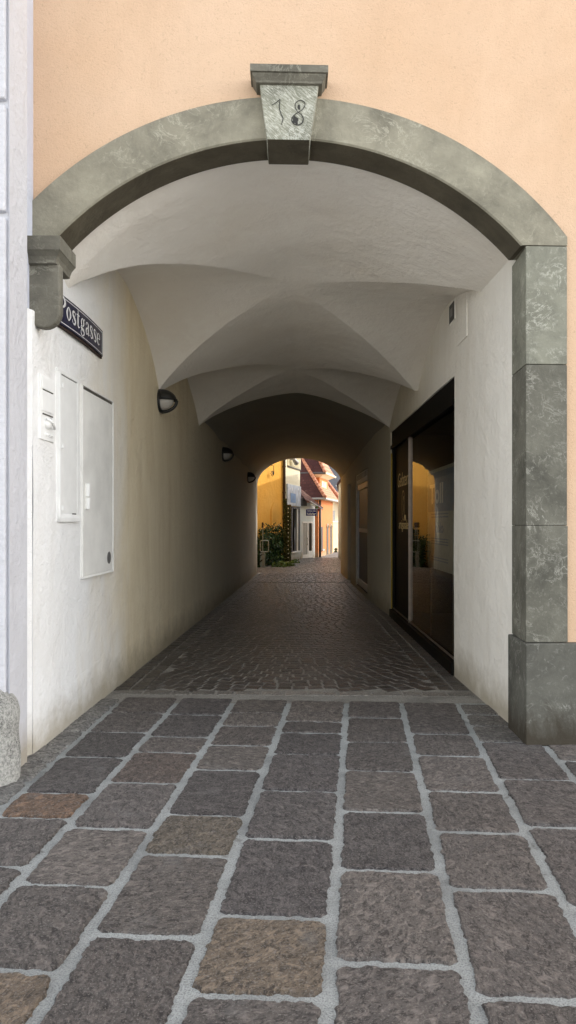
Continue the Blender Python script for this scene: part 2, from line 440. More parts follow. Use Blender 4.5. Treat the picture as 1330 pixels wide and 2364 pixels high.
def leaf(mb, p, size, d=None):
    d = d or Vector((random.uniform(-1, 1), random.uniform(-1, 1), random.uniform(-.4, 1))).normalized()
    u = d.orthogonal().normalized(); u.rotate(Matrix.Rotation(random.uniform(0, 6.28), 3, d)); w = d.cross(u)
    l = size * random.uniform(.7, 1.3); q = l * .38
    mb.curt = (random.random() ** 1.6, 0, 0)
    mb.add([p - u*l*.5, p + w*q - u*l*.05 + d*l*.08, p + u*l*.5, p - w*q - u*l*.05 + d*l*.08], [(0, 1, 2, 3)])

# ------------------------------------------------------------------ plan of the place
XLs = -1.638
def XL(D): return XLs + .047 * (D - 4.58)
def XR(D): return interp([(5.15, 1.635), (6.95, 1.615), (11.3, 1.625), (13.6, 1.545), (20.6, 1.535)], D)
DEND = 20.6
def FD(x): return 4.775 + .035 * x                    # the facade line
class Facade(Fr):
    def __init__(s): s.o = Vector((0, 4.775, 0)); s.t = Vector((1, .035, 0)); s.n = Vector((0, -1, 0))
FA = Facade()
LW = Fr((XLs, 4.58), (.047, 1))                       # left passage wall, s = distance in
def lw(D): return (D - 4.58) * math.sqrt(1 + .047**2)

# ------------------------------------------------------------------ ground, paving, street
g = MB(); g.quad((-220, -220, -.03), (220, -220, -.03), (220, 320, -.03), (-220, 320, -.03))
g.build('ground', 'ground', kind='structure')

pv = MB(); pv.curm = 1
pv.quad((-6, -.6, 0), (6, -.6, 0), (6, 6.2, 0), (-6, 6.2, 0))
pv.curm = 0
joints = [(-1.90, .03), (-1.44, .04), (-.985, .069), (-.53, .081), (-.076, .093), (.394, .097), (.848, .097), (1.303, .10), (1.74, .09), (2.19, .09), (2.65, .09)]
rowsY = [
 [1614, 1633, 1662, 1690, 1722, 1762, 1806, 1860, 1930, 2020],
 [1612, 1648, 1692, 1750, 1834, 1891, 2003, 2102, 2260, 2480],
 [1614, 1652, 1703, 1739, 1810, 1915, 2048, 2243, 2500],
 [1616, 1648, 1678, 1723, 1780, 1886, 1977, 2165, 2480],
 [1619, 1668, 1694, 1744, 1830, 1941, 2122, 2305, 2620],
 [1621, 1659, 1716, 1783, 1877, 2014, 2231, 2520],
 [1624, 1697, 1747, 1830, 1925, 2058, 2314, 2700],
 [1628, 1652, 1678, 1716, 1803, 1914, 2104, 2400],
 [1700, 1760, 1830, 1930, 2090, 2330],
 [1700, 1790, 1880, 2010, 2200, 2500]]
def jx(i, D): b, s = joints[i]; return b + s * (D - 5)
tones = [(.112, .103, .099), (.094, .088, .087), (.130, .118, .110), (.106, .097, .092), (.145, .131, .120), (.086, .080, .080), (.118, .106, .099)]
special = {(4, 6): (.185, .150, .112), (2, 7): (.165, .130, .095), (3, 5): (.120, .104, .082), (1, 4): (.150, .098, .066), (1, 7): (.150, .085, .055), (2, 3): (.105, .085, .075)}
def slab(mb, i, k, Da, Db):
    # outline: Da far, Db near
    gj, gr = (.022, .014) if i else (.014, .007)
    dn = random.uniform(-.012, .012); tilt = -.06
    mid = (jx(i, Da) + jx(i+1, Da)) / 2; cor = .022
    def edge(p, q, n):
        out = []
        for t in range(n):
            f = t / n; x, y = lerp(p[0], q[0], f), lerp(p[1], q[1], f)
            out.append((x, y))
        return out
    far, near = Da - gr, Db + gr
    Lx = lambda D: jx(i, D) + gj; Rx = lambda D: jx(i+1, D) - gj
    dy = lambda x: tilt * (x - mid)
    c = [(Lx(near) + cor, near + dy(Lx(near))), (Rx(near) - cor, near + dy(Rx(near))), (Rx(near), near + cor + dy(Rx(near))), (Rx(far), far - cor + dy(Rx(far))),
         (Rx(far) - cor, far + dy(Rx(far))), (Lx(far) + cor, far + dy(Lx(far))), (Lx(far), far - cor + dy(Lx(far))), (Lx(near), near + cor + dy(Lx(near)))]
    pts = []
    for a in range(8):
        L = math.dist(c[a], c[(a+1) % 8]); pts += edge(c[a], c[(a+1) % 8], max(2, int(L / .011)))
    cx = sum(p[0] for p in pts) / len(pts); cy = sum(p[1] for p in pts) / len(pts)
    w, top, outr = [], [], []
    h = .010 + random.uniform(-.003, .003)
    for x, y in pts:
        nx = nz(x * 14, y * 14, k * 3.1) * .008 + nz(x * 45, y * 45, 1.7) * .008 + nz(x * 120, y * 120, 4.7) * .006
        ny = nz(x * 14, y * 14, k * 3.1 + 9) * .008 + nz(x * 45, y * 45, 7.7) * .008 + nz(x * 120, y * 120, 2.7) * .006
        x, y = x + nx, y + ny
        d = math.hypot(x - cx, y - cy)
        outr.append((x, y, -.004)); f = 1 - .009 / d
        top.append((cx + (x - cx) * f, cy + (y - cy) * f, h + nz(x * 9, y * 9, 3) * .003))
    n = len(pts)
    base = special.get((i, k), random.choice(tones)); jt = random.uniform(1.0, 1.35)
    if i in (0,): base = (.225, .225, .215); h = .006
    if i == 7 and k < 3: base = (.15, .145, .135)
    mb.curt = (*(x * jt for x in base), random.random())
    mb.add(outr + top, [(a, (a+1) % n, n + (a+1) % n, n + a) for a in range(n)] + [tuple(range(n, 2*n))])
for i, ys in enumerate(rowsY):
    Ds = [gd(y) for y in ys]
    while Ds[-1] > -.3: Ds.append(Ds[-1] - random.uniform(.4, .62))
    for k in range(len(Ds) - 1): slab(pv, i, k, Ds[k], Ds[k+1])
pv.build('pavement', ['slab', 'mortar'], kind='structure')

cb = MB(); cb.curm = 1
cb.quad((-1.9, 5.9, .002), (1.9, 5.9, .002), (1.9, 21.2, .002), (-1.9, 21.2, .002))
cb.curm = 0
def sett(mb, c, u, w, hl, hw, h, tone):
    c = Vector((*c, 0)); u = Vector((*u, 0)); w = Vector((*w, 0)); jt = lambda: random.uniform(-.007, .007)
    lo, up = [], []
    for a, b in ((-1, -1), (1, -1), (1, 1), (-1, 1)):
        p = c + u * (a * hl + jt()) + w * (b * hw + jt())
        lo.append(p + Vector((0, 0, 0))); up.append(p + (c - p) * .14 + Vector((0, 0, h + random.uniform(-.0015, .0015))))
    mid = [l.lerp(q, .45) + Vector((0, 0, h * .40)) for l, q in zip(lo, up)]
    jt_ = random.uniform(.7, 1.35); ct = (*(x * jt_ for x in tone), random.random()); mb.curt = ct
    mb.add(lo + mid + up, [(i, (i+1) % 4, 4 + (i+1) % 4, 4 + i) for i in range(4)] + [(4 + i, 4 + (i+1) % 4, 8 + (i+1) % 4, 8 + i) for i in range(4)] + [(8, 9, 10, 11)])
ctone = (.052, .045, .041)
def cen(D): return (XL(D) + XR(D)) / 2
RAD, pitch, sl = 2.35, .128, .135
k = -9
while True:
    D0 = 6.32 + k * pitch
    if D0 > 17.5: break
    off = random.uniform(0, 1) * sl
    a = -.80 + off / RAD
    while a < .80:
        ln = sl * random.uniform(.82, 1.2)
        x = .02 + RAD * math.sin(a + ln / RAD / 2); y = D0 + RAD * (1 - math.cos(a)) ; y2 = D0 + RAD * (1 - math.cos(a + ln / RAD / 2))
        lim = .295
        if 6.36 < y2 < 17.55 and XL(y2) + lim < x < XR(y2) - lim:
            am = a + ln / RAD / 2
            sett(cb, (x, y2), (math.cos(am), math.sin(am)), (-math.sin(am), math.cos(am)), ln / 2 - .009, pitch / 2 - .010, .006, ctone)
        a += ln / RAD
    k += 1
for side in (-1, 1):                                  # two straight edge courses along each wall
    for c in range(2):
        D = 6.34
        while D < 17.5:
            ln = random.uniform(.13, .2)
            x = (XL(D) + .075 + c * .142) if side < 0 else (XR(D) - .075 - c * .142)
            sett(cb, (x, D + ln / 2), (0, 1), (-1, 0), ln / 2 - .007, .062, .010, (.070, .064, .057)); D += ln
x = -1.55                                            # pale cement-washed row against the slabs
while x < 1.6:
    ln = random.uniform(.15, .3)
    sett(cb, (x + ln / 2, 6.24 - .03 * x), (1, 0), (0, 1), ln / 2 - .008, .07, .006, (.21, .205, .19)); x += ln
for r, (D, tn) in enumerate([(17.66, (.03, .03, .03)), (17.80, (.14, .14, .145)), (17.93, (.03, .03, .03))]):
    x = -1.03
    while x < 1.5:
        ln = random.uniform(.13, .2); sett(cb, (x + ln / 2, D), (1, 0), (0, 1), ln / 2 - .01, .055, .010, tn); x += ln
D = 18.08
while D < 21.0:
    x = XL(min(D, 20.6)) + random.uniform(.03, .12)
    while x < 1.5:
        ln = random.uniform(.12, .2); sett(cb, (x + ln / 2, D), (1, 0), (0, 1), ln / 2 - .01, .055, .010, (.095, .092, .095)); x += ln
    D += .135
cb.build('passage_cobbles', ['cobble', 'mortar2'], kind='structure')

st = MB(); st.curm = 1
st.grid(lambda u, v: (lerp(-8, 12, u), lerp(21.2, 70, v), .003), 2, 4)
st.curm = 0
D = 21.3
while D < 30:
    x = -1.7 + random.uniform(0, .1)
    while x < 2.3:
        ln = random.uniform(.14, .24); sett(st, (x + ln / 2, D), (1, 0), (0, 1), ln / 2 - .011, .065, .009, (.155, .148, .142)); x += ln
    D += .155
st.build('street', ['cobble', 'street'], kind='structure')

# ------------------------------------------------------------------ the vaulted house with the passage
house = thing('passage_house', 'peach rendered house with a grey stone arch and long white vaulted passage through it', 'house', (0, 4.775, 0))
XC, ZC, RI, RO = .02, 1.96, 2.087, 2.367
w = MB()
xs = [-1.74 + (1.80 + 1.74) * i / 72 for i in range(73)]
def ex(x, r=2.31): return ZC + math.sqrt(max(0, r*r - (x - XC)**2))
for a, b in zip(xs, xs[1:]):
    w.quad(FA.P(a, 0, ex(a)), FA.P(b, 0, ex(b)), FA.P(b, 0, 5.6), FA.P(a, 0, 5.6))
w.quad(FA.P(-1.74, 0, 5.6), FA.P(1.80, 0, 5.6), FA.P(1.80, 0, 9.6), FA.P(-1.74, 0, 9.6))
w.quad(FA.P(1.80, 0, .55), FA.P(26, 0, .55), FA.P(26, 0, 9.6), FA.P(1.80, 0, 9.6))
w.build('facade_wall', 'peach', house)

# rear wall, sides and roof: the bulk that shades the square
def spring(u, D, tl, tr): return lerp(interp(tl, D), interp(tr, D), (u + 1) / 2)
def barrel(u, s, c, p=.55, q=2.): return s + (c - s) * max(0, 1 - abs(u) ** q) ** p
def smax(a, b, k=.035):
    h = max(k - abs(a - b), 0) / k; return max(a, b) + h * h * k * .25
c1 = [(5.0, 4.08), (7.1, 3.83), (9.8, 3.605), (11.3, 3.49)]
def groined(u, D, sec, dc, wd, fall):
    g = abs(D - dc) / wd
    za = sec(u, D)
    if abs(u) <= g or g >= 1: return za
    zb = sec(math.copysign(g, u), D) - fall * (abs(u) - g)
    k = min(1, (abs(u) - g) / .018)
    return lerp(za, zb, k * k * (3 - 2 * k)) if k < 1 else zb
def sec1(u, D):
    s = spring(u, D, [(4.9, 3.34), (5.2, 3.19), (8.2, 2.98), (10.9, 2.93)], [(5.1, 3.43), (6.1, 3.42), (8.9, 3.08), (11.4, 2.98)])
    return barrel(u, s, interp([(5.0, 4.08), (6, 3.95), (7.1, 3.83), (8.4, 3.71), (9.8, 3.605), (11.3, 3.49)], D), interp([(5.05, .93), (6.2, .86)], D), interp([(5.05, 2.), (6.2, 1.55)], D))
def bay1(u, D):
    v = (u + 1) / 2
    if D < 8.2 + v * .73: return groined(u, D, sec1, 6.70 + v * .80, 1.48, .10)
    return groined(u, D, sec1, 9.52 + v * .62, 1.29, .10)
def bay3(u, D):
    s = spring(u, D, [(11, 2.97), (20.6, 2.60)], [(11, 3.02), (20.6, 2.64)])
    return barrel(u, s, smooth_interp([(11, 3.76), (15, 3.66), (20.6, 3.385)], D), .52)
E2 = lambda u: 10.8 + (u + 1) / 2 * .6
vb = MB()
UU = [math.sin(math.pi / 2 * (i / 28 - 1)) for i in range(57)]
def uu(f):
    x = f * 56; i = min(55, int(x)); return lerp(UU[i], UU[i+1], x - i)
def vpt(fn, u, D):
    x = lerp(XL(D) - .02, XR(max(D, 5.15)) + .02, (u + 1) / 2)
    z = fn(u, D) + nz(x * 1.7, D * 1.7, 2.2) * .018 * (1 - u**4) + nz(x * 6, D * 6, 5.1) * .004
    return (x, D, z)
vb.grid(lambda f, v: vpt(bay1, uu(f), lerp(4.93 + .035 * uu(f) * 1.6, E2(uu(f)), v)), 224, 340)
vob = vb.build('vaulted_ceiling', 'vault', house, smooth=True, label='pale cross vaulted ceiling of the front half')
es = vob.modifiers.new('crisp', 'EDGE_SPLIT'); es.split_angle = R(9)
vb = MB()
vb.grid(lambda f, v: vpt(bay3, uu(f), lerp(E2(uu(f)) + .03, DEND + .25, v)), 56, 48)
for E, fa, fb in ((E2, bay1, bay3),):
    vb.grid(lambda f, v: tuple(lerp(p, q, v) for p, q in zip(vpt(fa, uu(f), E(uu(f))), vpt(fb, uu(f), E(uu(f)) + .03))), 56, 1)
vob = vb.build('vaulted_ceiling', 'vault_shaded', house, smooth=True, label='shade-darkened barrel vaulted ceiling of the far half')
es = vob.modifiers.new('crisp', 'EDGE_SPLIT'); es.split_angle = R(25)

lwm = MB()
def lpt(D, z): 
    o = nz(D * 1.1, z * 1.1, 8.8) * .012
    return (XL(D) + o, D, z)
lwm.grid(lambda a, b: lpt(lerp(4.58, 4.95, a), lerp(0, 2.86, b)), 4, 24)
lwm.grid(lambda a, b: lpt(lerp(4.95, DEND, a), lerp(0, 4.15, b)), 110, 34)
lwm.quad((-1.672, 4.52, 0), (XL(4.58), 4.58, 0), (XL(4.58), 4.58, 2.86), (-1.672, 4.52, 2.86))
lwm.grid(lambda a, b: (XL(DEND) - .02 * a, lerp(DEND, DEND + .30, a), lerp(0, 2.75, b)), 2, 6)
lwm.build('passage_wall', 'white_left', house, smooth=False, label='left passage wall, white near the street and painted beige for the warmer light further in')
rwm = MB()
def rpt(D, z): return (XR(D) + nz(D * 1.1, z * 1.1, 3.3) * .008, D, z)
W1, W1t = (6.95, 11.3), 2.92
W2, W2t = (13.9, 16.2), 2.56
DR, DRt = (17.5, 18.4), 2.45
for d0, d1, z0, z1 in ((5.15, 6.95, 0, 4.15), (6.95, 11.3, W1t, 4.15), (11.3, 13.9, 0, 4.15), (13.9, 16.2, W2t, 4.15), (13.9, 16.2, 0, .10), (16.2, 17.5, 0, 4.15), (17.5, 18.4, DRt, 4.15), (18.4, DEND, 0, 4.15)):
    rwm.grid(lambda a, b: rpt(lerp(d0, d1, a), lerp(z0, z1, b)), max(1, int((d1 - d0) / .15)), max(1, int((z1 - z0) / .15)))
def reveal(d0, d1, z0, z1, dep):
    rwm.grid(lambda a, b: (rpt(d1, 0)[0] * 0 + XR(d1) + nz(d1 * 1.1, lerp(z0, z1, b) * 1.1, 3.3) * .008 + dep * a, d1, lerp(z0, z1, b)), 1, 12)
    rwm.grid(lambda a, b: (XR(d0) + nz(d0 * 1.1, lerp(z0, z1, b) * 1.1, 3.3) * .008 + dep * a, d0, lerp(z0, z1, b)), 1, 12)
    rwm.grid(lambda a, b: (rpt(lerp(d0, d1, b), z1)[0] + dep * a, lerp(d0, d1, b), z1), 1, 20)
reveal(*W1, 0, W1t, .14); reveal(*W2, .10, W2t, .10); reveal(*DR, 0, DRt, .25)
rwm.grid(lambda a, b: (XR(DEND) + .01 * a, lerp(DEND, DEND + .30, a), lerp(0, 2.75, b)), 2, 6)
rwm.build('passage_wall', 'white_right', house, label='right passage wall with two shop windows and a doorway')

rr = MB()                                             # rear wall round the far opening + outer shell
DE = DEND + .28
prev = None
for i in range(57):
    u = UU[i]; x, _, z = vpt(bay3, u, DE - .03); z -= .004
    if prev: rr.quad((x, DE, z), (prev[0], DE, prev[1]), (prev[0], DE, 9.6), (x, DE, 9.6))
    prev = (x, z)
xl, xr = XL(DEND) - .02, XR(DEND) + .02
rr.quad((xl, DE, 0), (-1.7, DE, 0), (-1.7, DE, 9.6), (xl, DE, 9.6))
rr.quad((26, DE, 0), (xr, DE, 0), (xr, DE, 9.6), (26, DE, 9.6))
rr.quad((26, FD(26), 0), (26, DE, 0), (26, DE, 9.6), (26, FD(26), 9.6))
rr.quad((-1.7, DE, 0), (-1.7, 4.75, 0), (-1.7, 4.75, 9.6), (-1.7, DE, 9.6))
rr.build('rear_wall', 'creamwall', house)
rf = MB()
rf.quad((-1.9, 4.4, 9.6), (26.3, 5.4, 9.6), (26.3, 13, 12.5), (-1.9, 13, 12.5)); rf.quad((-1.9, 13, 12.5), (26.3, 13, 12.5), (26.3, 21.2, 9.6), (-1.9, 21.2, 9.6))
rf.quad((-1.9, 4.4, 9.59), (-1.9, 21.2, 9.59), (26.3, 21.2, 9.59), (26.3, 5.4, 9.59))
rf.build('roof', 'slate', house)

# stone arch
def arch_side(sign):
    a = MB(); zend = 3.32 if sign < 0 else 3.36
    ti = math.acos((zend - ZC) / RI); tk = .052
    to = math.asin(1.862 / RO) if sign > 0 else math.acos((zend - ZC) / RO)
    N = 40; o1, o0 = .025, -.25
    I = [(XC + sign * RI * math.sin(lerp(tk, ti, i/N)), ZC + RI * math.cos(lerp(tk, ti, i/N))) for i in range(N+1)]
    O = [(XC + sign * RO * math.sin(lerp(tk, to, i/N)), ZC + RO * math.cos(lerp(tk, to, i/N))) for i in range(N+1)]
    if sign > 0: I.append((1.600, 3.362)); O.append((1.882, 3.362))
    B = .010
    n = len(I)
    for i in range(n - 1):
        def q(p0, p1, p2, p3): a.quad(*(p0, p1, p2, p3) if sign > 0 else (p3, p2, p1, p0))
        Ib, Ob = lambda k: (lerp(I[k][0], O[k][0], .035), lerp(I[k][1], O[k][1], .035)), None
        q(FA.P(*[Ib(i)[0], o1, Ib(i)[1]]), FA.P(Ib(i+1)[0], o1, Ib(i+1)[1]), FA.P(O[i+1][0], o1, O[i+1][1]), FA.P(O[i][0], o1, O[i][1]))
        q(FA.P(I[i][0], o1 - B, I[i][1]), FA.P(I[i+1][0], o1 - B, I[i+1][1]), FA.P(Ib(i+1)[0], o1, Ib(i+1)[1]), FA.P(Ib(i)[0], o1, Ib(i)[1]))
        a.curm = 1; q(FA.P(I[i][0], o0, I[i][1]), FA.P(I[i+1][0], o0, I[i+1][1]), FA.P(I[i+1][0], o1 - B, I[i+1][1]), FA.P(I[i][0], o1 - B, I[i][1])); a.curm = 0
        q(FA.P(O[i][0], o1, O[i][1]), FA.P(O[i+1][0], o1, O[i+1][1]), FA.P(O[i+1][0], -.05, O[i+1][1]), FA.P(O[i][0], -.05, O[i][1]))
        q(FA.P(O[i][0], o0, O[i][1]), FA.P(O[i+1][0], o0, O[i+1][1]), FA.P(I[i+1][0], o0, I[i+1][1]), FA.P(I[i][0], o0, I[i][1]))
    a.poly([FA.P(I[-1][0], o0, I[-1][1]), FA.P(I[-1][0], o1, I[-1][1]), FA.P(O[-1][0], o1, O[-1][1]), FA.P(O[-1][0], o0, O[-1][1])])
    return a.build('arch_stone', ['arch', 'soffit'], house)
ar_l = arch_side(-1); ar_r = arch_side(1)
ks = MB(); ko = .115
ks.hexa([FA.P(-.136, -.21, 3.99), FA.P(-.136, ko, 3.992), FA.P(.142, ko, 3.992), FA.P(.142, -.21, 3.99),
         FA.P(-.186, -.05, 4.36), FA.P(-.186, ko, 4.36), FA.P(.202, ko, 4.36), FA.P(.202, -.05, 4.36)])
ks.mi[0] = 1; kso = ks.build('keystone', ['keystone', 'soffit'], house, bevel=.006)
def capring(mb, prof, x0, x1, base):
    L = [];  n = len(prof)
    for o, z in prof:
        e = o - base
        L.append((FA.P(x0 - e, -.02, z), FA.P(x0 - e, o, z), FA.P(x1 + e, o, z), FA.P(x1 + e, -.02, z)))
    for a, b in zip(L, L[1:]):
        for k in range(3): mb.quad(a[k], a[k+1], b[k+1], b[k])
    mb.quad(*L[0][::-1]); mb.quad(*L[-1])
kcap = MB(); capring(kcap, [(.120, 4.347), (.136, 4.350), (.139, 4.362), (.158, 4.390), (.160, 4.400), (.172, 4.402), (.172, 4.448)], -.192, .208, .120)
kcap.build('keystone_cap', 'impost', kso, bevel=.003)
num = MB(); KO = ko + .0005
def kp(x, y):
    px, py = 440 + x / 2.891, 120 + y / 2.891; D = 4.66
    return (xat(px, D), zat(py, D))
num.stroke(FA, [kp(*p) for p in ((543, 357), (570, 343), (596, 322), (592, 370), (604, 415), (617, 448), (604, 490))], [.003, .005, .005, .006, .006, .006, .003], KO)
num.build('digit', 'engraved', kso, label='cut digit 1 on the keystone'); num = MB()
num.stroke(FA, [kp(*p) for p in ((728, 410), (702, 380), (700, 345), (725, 324), (755, 330), (764, 352), (745, 385), (705, 412), (678, 440), (680, 470), (710, 488), (742, 476), (752, 445), (740, 418))], [.005, .005, .005, .005, .006, .005, .005, .005, .006, .007, .006, .007, .007, .006], KO, close=True)
for cx, cy, rx, ry in ((700, 455, 24, 28), (724, 368, 10, 18)):
    P = []
    for i in range(14):
        a = i / 14 * 6.283; j = random.uniform(.6, 1.15); x, z = kp(cx + rx * j * math.cos(a), cy + ry * j * math.sin(a)); P.append(FA.P(x, KO + .0022, z))
    num.poly(P[::-1])
num.build('digit', 'engraved', kso, label='cut digit 8 on the keystone')
# right pillar, plinth
pl = MB()
def pill(mb, z0, z1, x0=1.600, x1=1.882, o1=.025, back=.36, skew=.026):
    mb.hexa([FA.P(x0 + skew, -back, z0), FA.P(x0, o1, z0), FA.P(x1, o1, z0), FA.P(x1, -back, z0), FA.P(x0 + skew, -back, z1), FA.P(x0, o1, z1), FA.P(x1, o1, z1), FA.P(x1, -back, z1)])
pill(pl, 2.562, 3.357)
pil = pl.build('pillar_block', 'pillar_top', house, bevel=.005, label='upper pale veined pillar block')
p2 = MB(); pill(p2, 1.476, 2.558); p2.build('pillar_block', 'pillar', house, bevel=.005, label='middle dark pillar block')
p3 = MB(); pill(p3, .690, 1.4745, x1=1.886); p3.build('pillar_block', 'pillar', house, bevel=.004, label='lower dark pillar block with white veins')
pb = MB(); pill(pb, 0, .686, x0=1.592, x1=1.985, o1=.055, skew=.005)
pb.build('plinth', 'plinth', house, bevel=.007)
pq = MB()
for a, b in ((1.99, 2.8), (2.805, 3.9), (3.905, 5.2)): pq.box(FA, a, b, -.05, .035, 0, .60)
pq.build('plinth', 'plinth', house, bevel=.006, label='plinth course along the peach wall')

# left impost corbel
im = MB()
S0, S1 = -1.70, -1.472
FI = Fr((0, 4.66), (1, 0))
outl = [(S0, 3.165), (S0, 2.90)]
for i in range(13):
    a = math.pi + math.pi * i / 12
    r = (S1 + 1.688) / 2; outl.append(((S1 - 1.688) / 2 + r * math.cos(a), 2.862 + r * 1.0 * math.sin(a)))
outl += [(S1, 3.165)]
im.prism(FI, outl, -.03, .045)
imo = im.build('impost_corbel', 'impost', house, bevel=.014)
ic = MB()
def icap(prof, x1, d0):
    L = []
    for e, z in prof: L.append((Vector((S0 - .03, 4.615 - e, z)), Vector((x1 + e, 4.615 - e, z)), Vector((x1 + e, 4.89, z)), Vector((S0 - .03, 4.89, z))))
    for a, b in zip(L, L[1:]):
        for k in range(2): ic.quad(a[k], a[k+1], b[k+1], b[k])
        ic.quad(a[2], a[3], b[3], b[2])
    ic.quad(*L[0][::-1]); ic.quad(*L[-1])
icap([(.002, 3.160), (.022, 3.164), (.024, 3.180), (.034, 3.205), (.056, 3.232), (.062, 3.236), (.062, 3.325)], S1 - .042, 0)
ic.build('impost_cap', 'impost', imo, bevel=.003)

# ------------------------------------------------------------------ shop windows and doorway in the right passage wall
RWF = Fr((XR(11.3), 11.3), (XR(6.95) - XR(11.3), 6.95 - 11.3))   # reads from far (left in view) to near
def rs(D): return (11.3 - D) / abs(RWF.t.y)
sw = MB()
GO = -.045                                            # glass sits back from the wall face
Ls = rs(6.95)
sw.box(RWF, 0, Ls, GO - .06, GO + .03, 2.66, W1t)             # header
sw.box(RWF, 0.002, Ls - .002, GO + .03, GO + .052, 2.645, 2.70)
sw.box(RWF, 0, Ls, GO - .05, GO + .07, 0.004, .13)            # base rail
sw.box(RWF, 0, .10, GO - .05, GO + .03, .13, 2.66)            # far stile
sw.box(RWF, Ls - .07, Ls, GO - .05, GO + .03, .13, 2.66)
swo = sw.build('shop_window', 'frame_black', house, bevel=.004, label='large black framed shop window')
mu = MB(); mm = rs(9.73); mu.box(RWF, mm - .012, mm + .012, GO - .03, GO + .028, .13, 2.66); mu.box(RWF, .10, Ls - .07, GO + .012, GO + .02, .135, .160)
mu.build('mullion', 'steel', swo)
bs = MB(); bs.box(RWF, .012, .045, GO + .030, GO + .046, .14, 2.58); bs.build('reflection_strip', 'yellow_reflection', swo)  # added strip, a yellow reflection modelled as metal
gp = MB(); gp.quad(RWF.P(mm + .02, GO, .13), RWF.P(Ls - .06, GO, .13), RWF.P(Ls - .06, GO, 2.66), RWF.P(mm + .02, GO, 2.66)); gp.build('pane', 'glass', swo)
gq = MB(); gq.box(RWF, .10, mm - .02, GO - .02, GO - .006, .13, 2.66); gq.build('door_panel', 'panel_black', swo)
pc = rs(10.35)
text_part('lettering', 'Gelateria', .30, RWF, pc + .03, GO + .002, 2.02, 'gold', swo, sx=1.0, bold=-.004, shear=.35)
text_part('lettering', 'artigianale', .20, RWF, pc + .03, GO + .002, 1.40, 'gold', swo, sx=1.05, bold=-.002)
lg = MB()
lg.stroke(RWF, [(pc + .13 * math.cos(a), 1.74 + .21 * math.sin(a) * (1.0)) for a in [i * 6.283 / 14 for i in range(14)]], [.012] * 14, GO, .0, close=True)
lg.build('emblem_ring', 'gold', swo)
lg = MB(); lg.stroke(RWF, [(pc - .03, 1.60), (pc + .01, 1.70), (pc - .02, 1.78), (pc + .03, 1.87)], [.01, .022, .016, .03], GO, .0); lg.build('emblem_figure', 'gold', swo)
lg = MB(); lg.box(RWF, pc + .12, pc + .20, GO - .004, GO + .002, 1.52, 1.60); lg.build('sticker', 'gold', swo)
rm = MB()                                             # the dark room behind the glass
def inward(mb, fr, s0, s1, o0, o1, z0, z1):
    P = fr.P
    mb.quad(P(s0, o1, z0), P(s1, o1, z0), P(s1, o1, z1), P(s0, o1, z1)); mb.quad(P(s0, o0, z0), P(s0, o1, z0), P(s0, o1, z1), P(s0, o0, z1))
    mb.quad(P(s1, o1, z0), P(s1, o0, z0), P(s1, o0, z1), P(s1, o1, z1)); mb.quad(P(s0, o0, z1), P(s0, o1, z1), P(s1, o1, z1), P(s1, o0, z1))
    mb.curm = 1; mb.quad(P(s0, o0, z0), P(s1, o0, z0), P(s1, o1, z0), P(s0, o1, z0)); mb.curm = 0
inward(rm, RWF, -.3, Ls + .5, GO - .08, -3.2, .02, 2.9)
rm.build('shop_room', ['room', 'roomfloor'], swo)
po = thing('display_poster', 'dim blue and grey poster standing inside behind the large shop window', 'poster', RWF.P(rs(8.2), -.30, .5))
pm = MB(); pm.box(RWF, rs(8.85), rs(7.35), -.13, -.11, .95, 2.12); pmo = pm.build('panel', 'postergrey', po)
pm = MB(); pm.box(RWF, rs(8.80), rs(7.40), -.109, -.105, 1.62, 2.08); pm.build('blue_field', 'posterblue', po)
text_part('lettering', 'Toll', .32, RWF, rs(8.30), -.104, 1.72, 'posterwhite', po, sx=1.5, bold=.006)
text_part('lettering', 'ablo', .17, RWF, rs(8.15), -.108, 1.38, 'posterblue', po, sx=1.5, bold=.004)
pm = MB()
for i, z in enumerate((1.585, 1.55, 1.30, 1.27, 1.24, 1.08, 1.05)): pm.box(RWF, rs(8.62), rs(7.7), -.109, -.1065, z, z + .014)
pm.build('small_print', 'posterblue', po)
for a in (8.7, 7.5):
    pm = MB(); pm.box(RWF, rs(a) - .02, rs(a) + .02, -.13, -.115, .02, .95); pm.build('stand_leg', 'steel', po)

R2 = Fr((XR(16.2), 16.2), (XR(13.9) - XR(16.2), 13.9 - 16.2)); L2 = 2.3
s2 = MB(); g2 = -.06
s2.box(R2, 0, L2, g2 - .04, g2 + .03, .10, .24); s2.box(R2, 0, .09, g2 - .04, g2 + .03, .24, 2.30); s2.box(R2, L2 - .09, L2, g2 - .04, g2 + .03, .24, 2.30); s2.box(R2, 0, L2, g2 - .04, g2 + .03, 2.20, 2.32)
s2o = s2.build('shop_window', 'alu', house, bevel=.004, label='smaller grey framed window with white header')
h2 = MB(); h2.box(R2, 0.003, L2 - .003, g2 - .03, g2 + .045, 2.325, 2.55); h2.build('header_panel', 'whitepaint', s2o)
for i in range(9):
    h3 = MB(); h3.box(R2, .14 + i * .24, .20 + i * .24, g2 + .046, g2 + .049, 2.42, 2.53); h3.build('header_mark', 'shadowgap', s2o)
p2m = MB(); p2m.quad(R2.P(.09, g2, .24), R2.P(L2 - .09, g2, .24), R2.P(L2 - .09, g2, 2.2), R2.P(.09, g2, 2.2)); p2m.build('pane', 'browndark', s2o)
p2t = MB(); p2t.box(R2, .09, L2 - .09, g2 - .02, g2 + .012, 1.28, 1.36); p2t.build('transom', 'alu', s2o)
rm2 = MB(); inward(rm2, R2, -.1, L2 + .1, g2 - .06, -1.2, .1, 2.5); rm2.build('shop_room', ['room', 'roomfloor'], s2o)
text_part('lettering', '0', .30, R2, L2 - .55, g2 + .003, 1.82, 'gold', s2o, sx=.6, bold=-.012)
R3 = Fr((XR(18.4), 18.4), (0, -1))
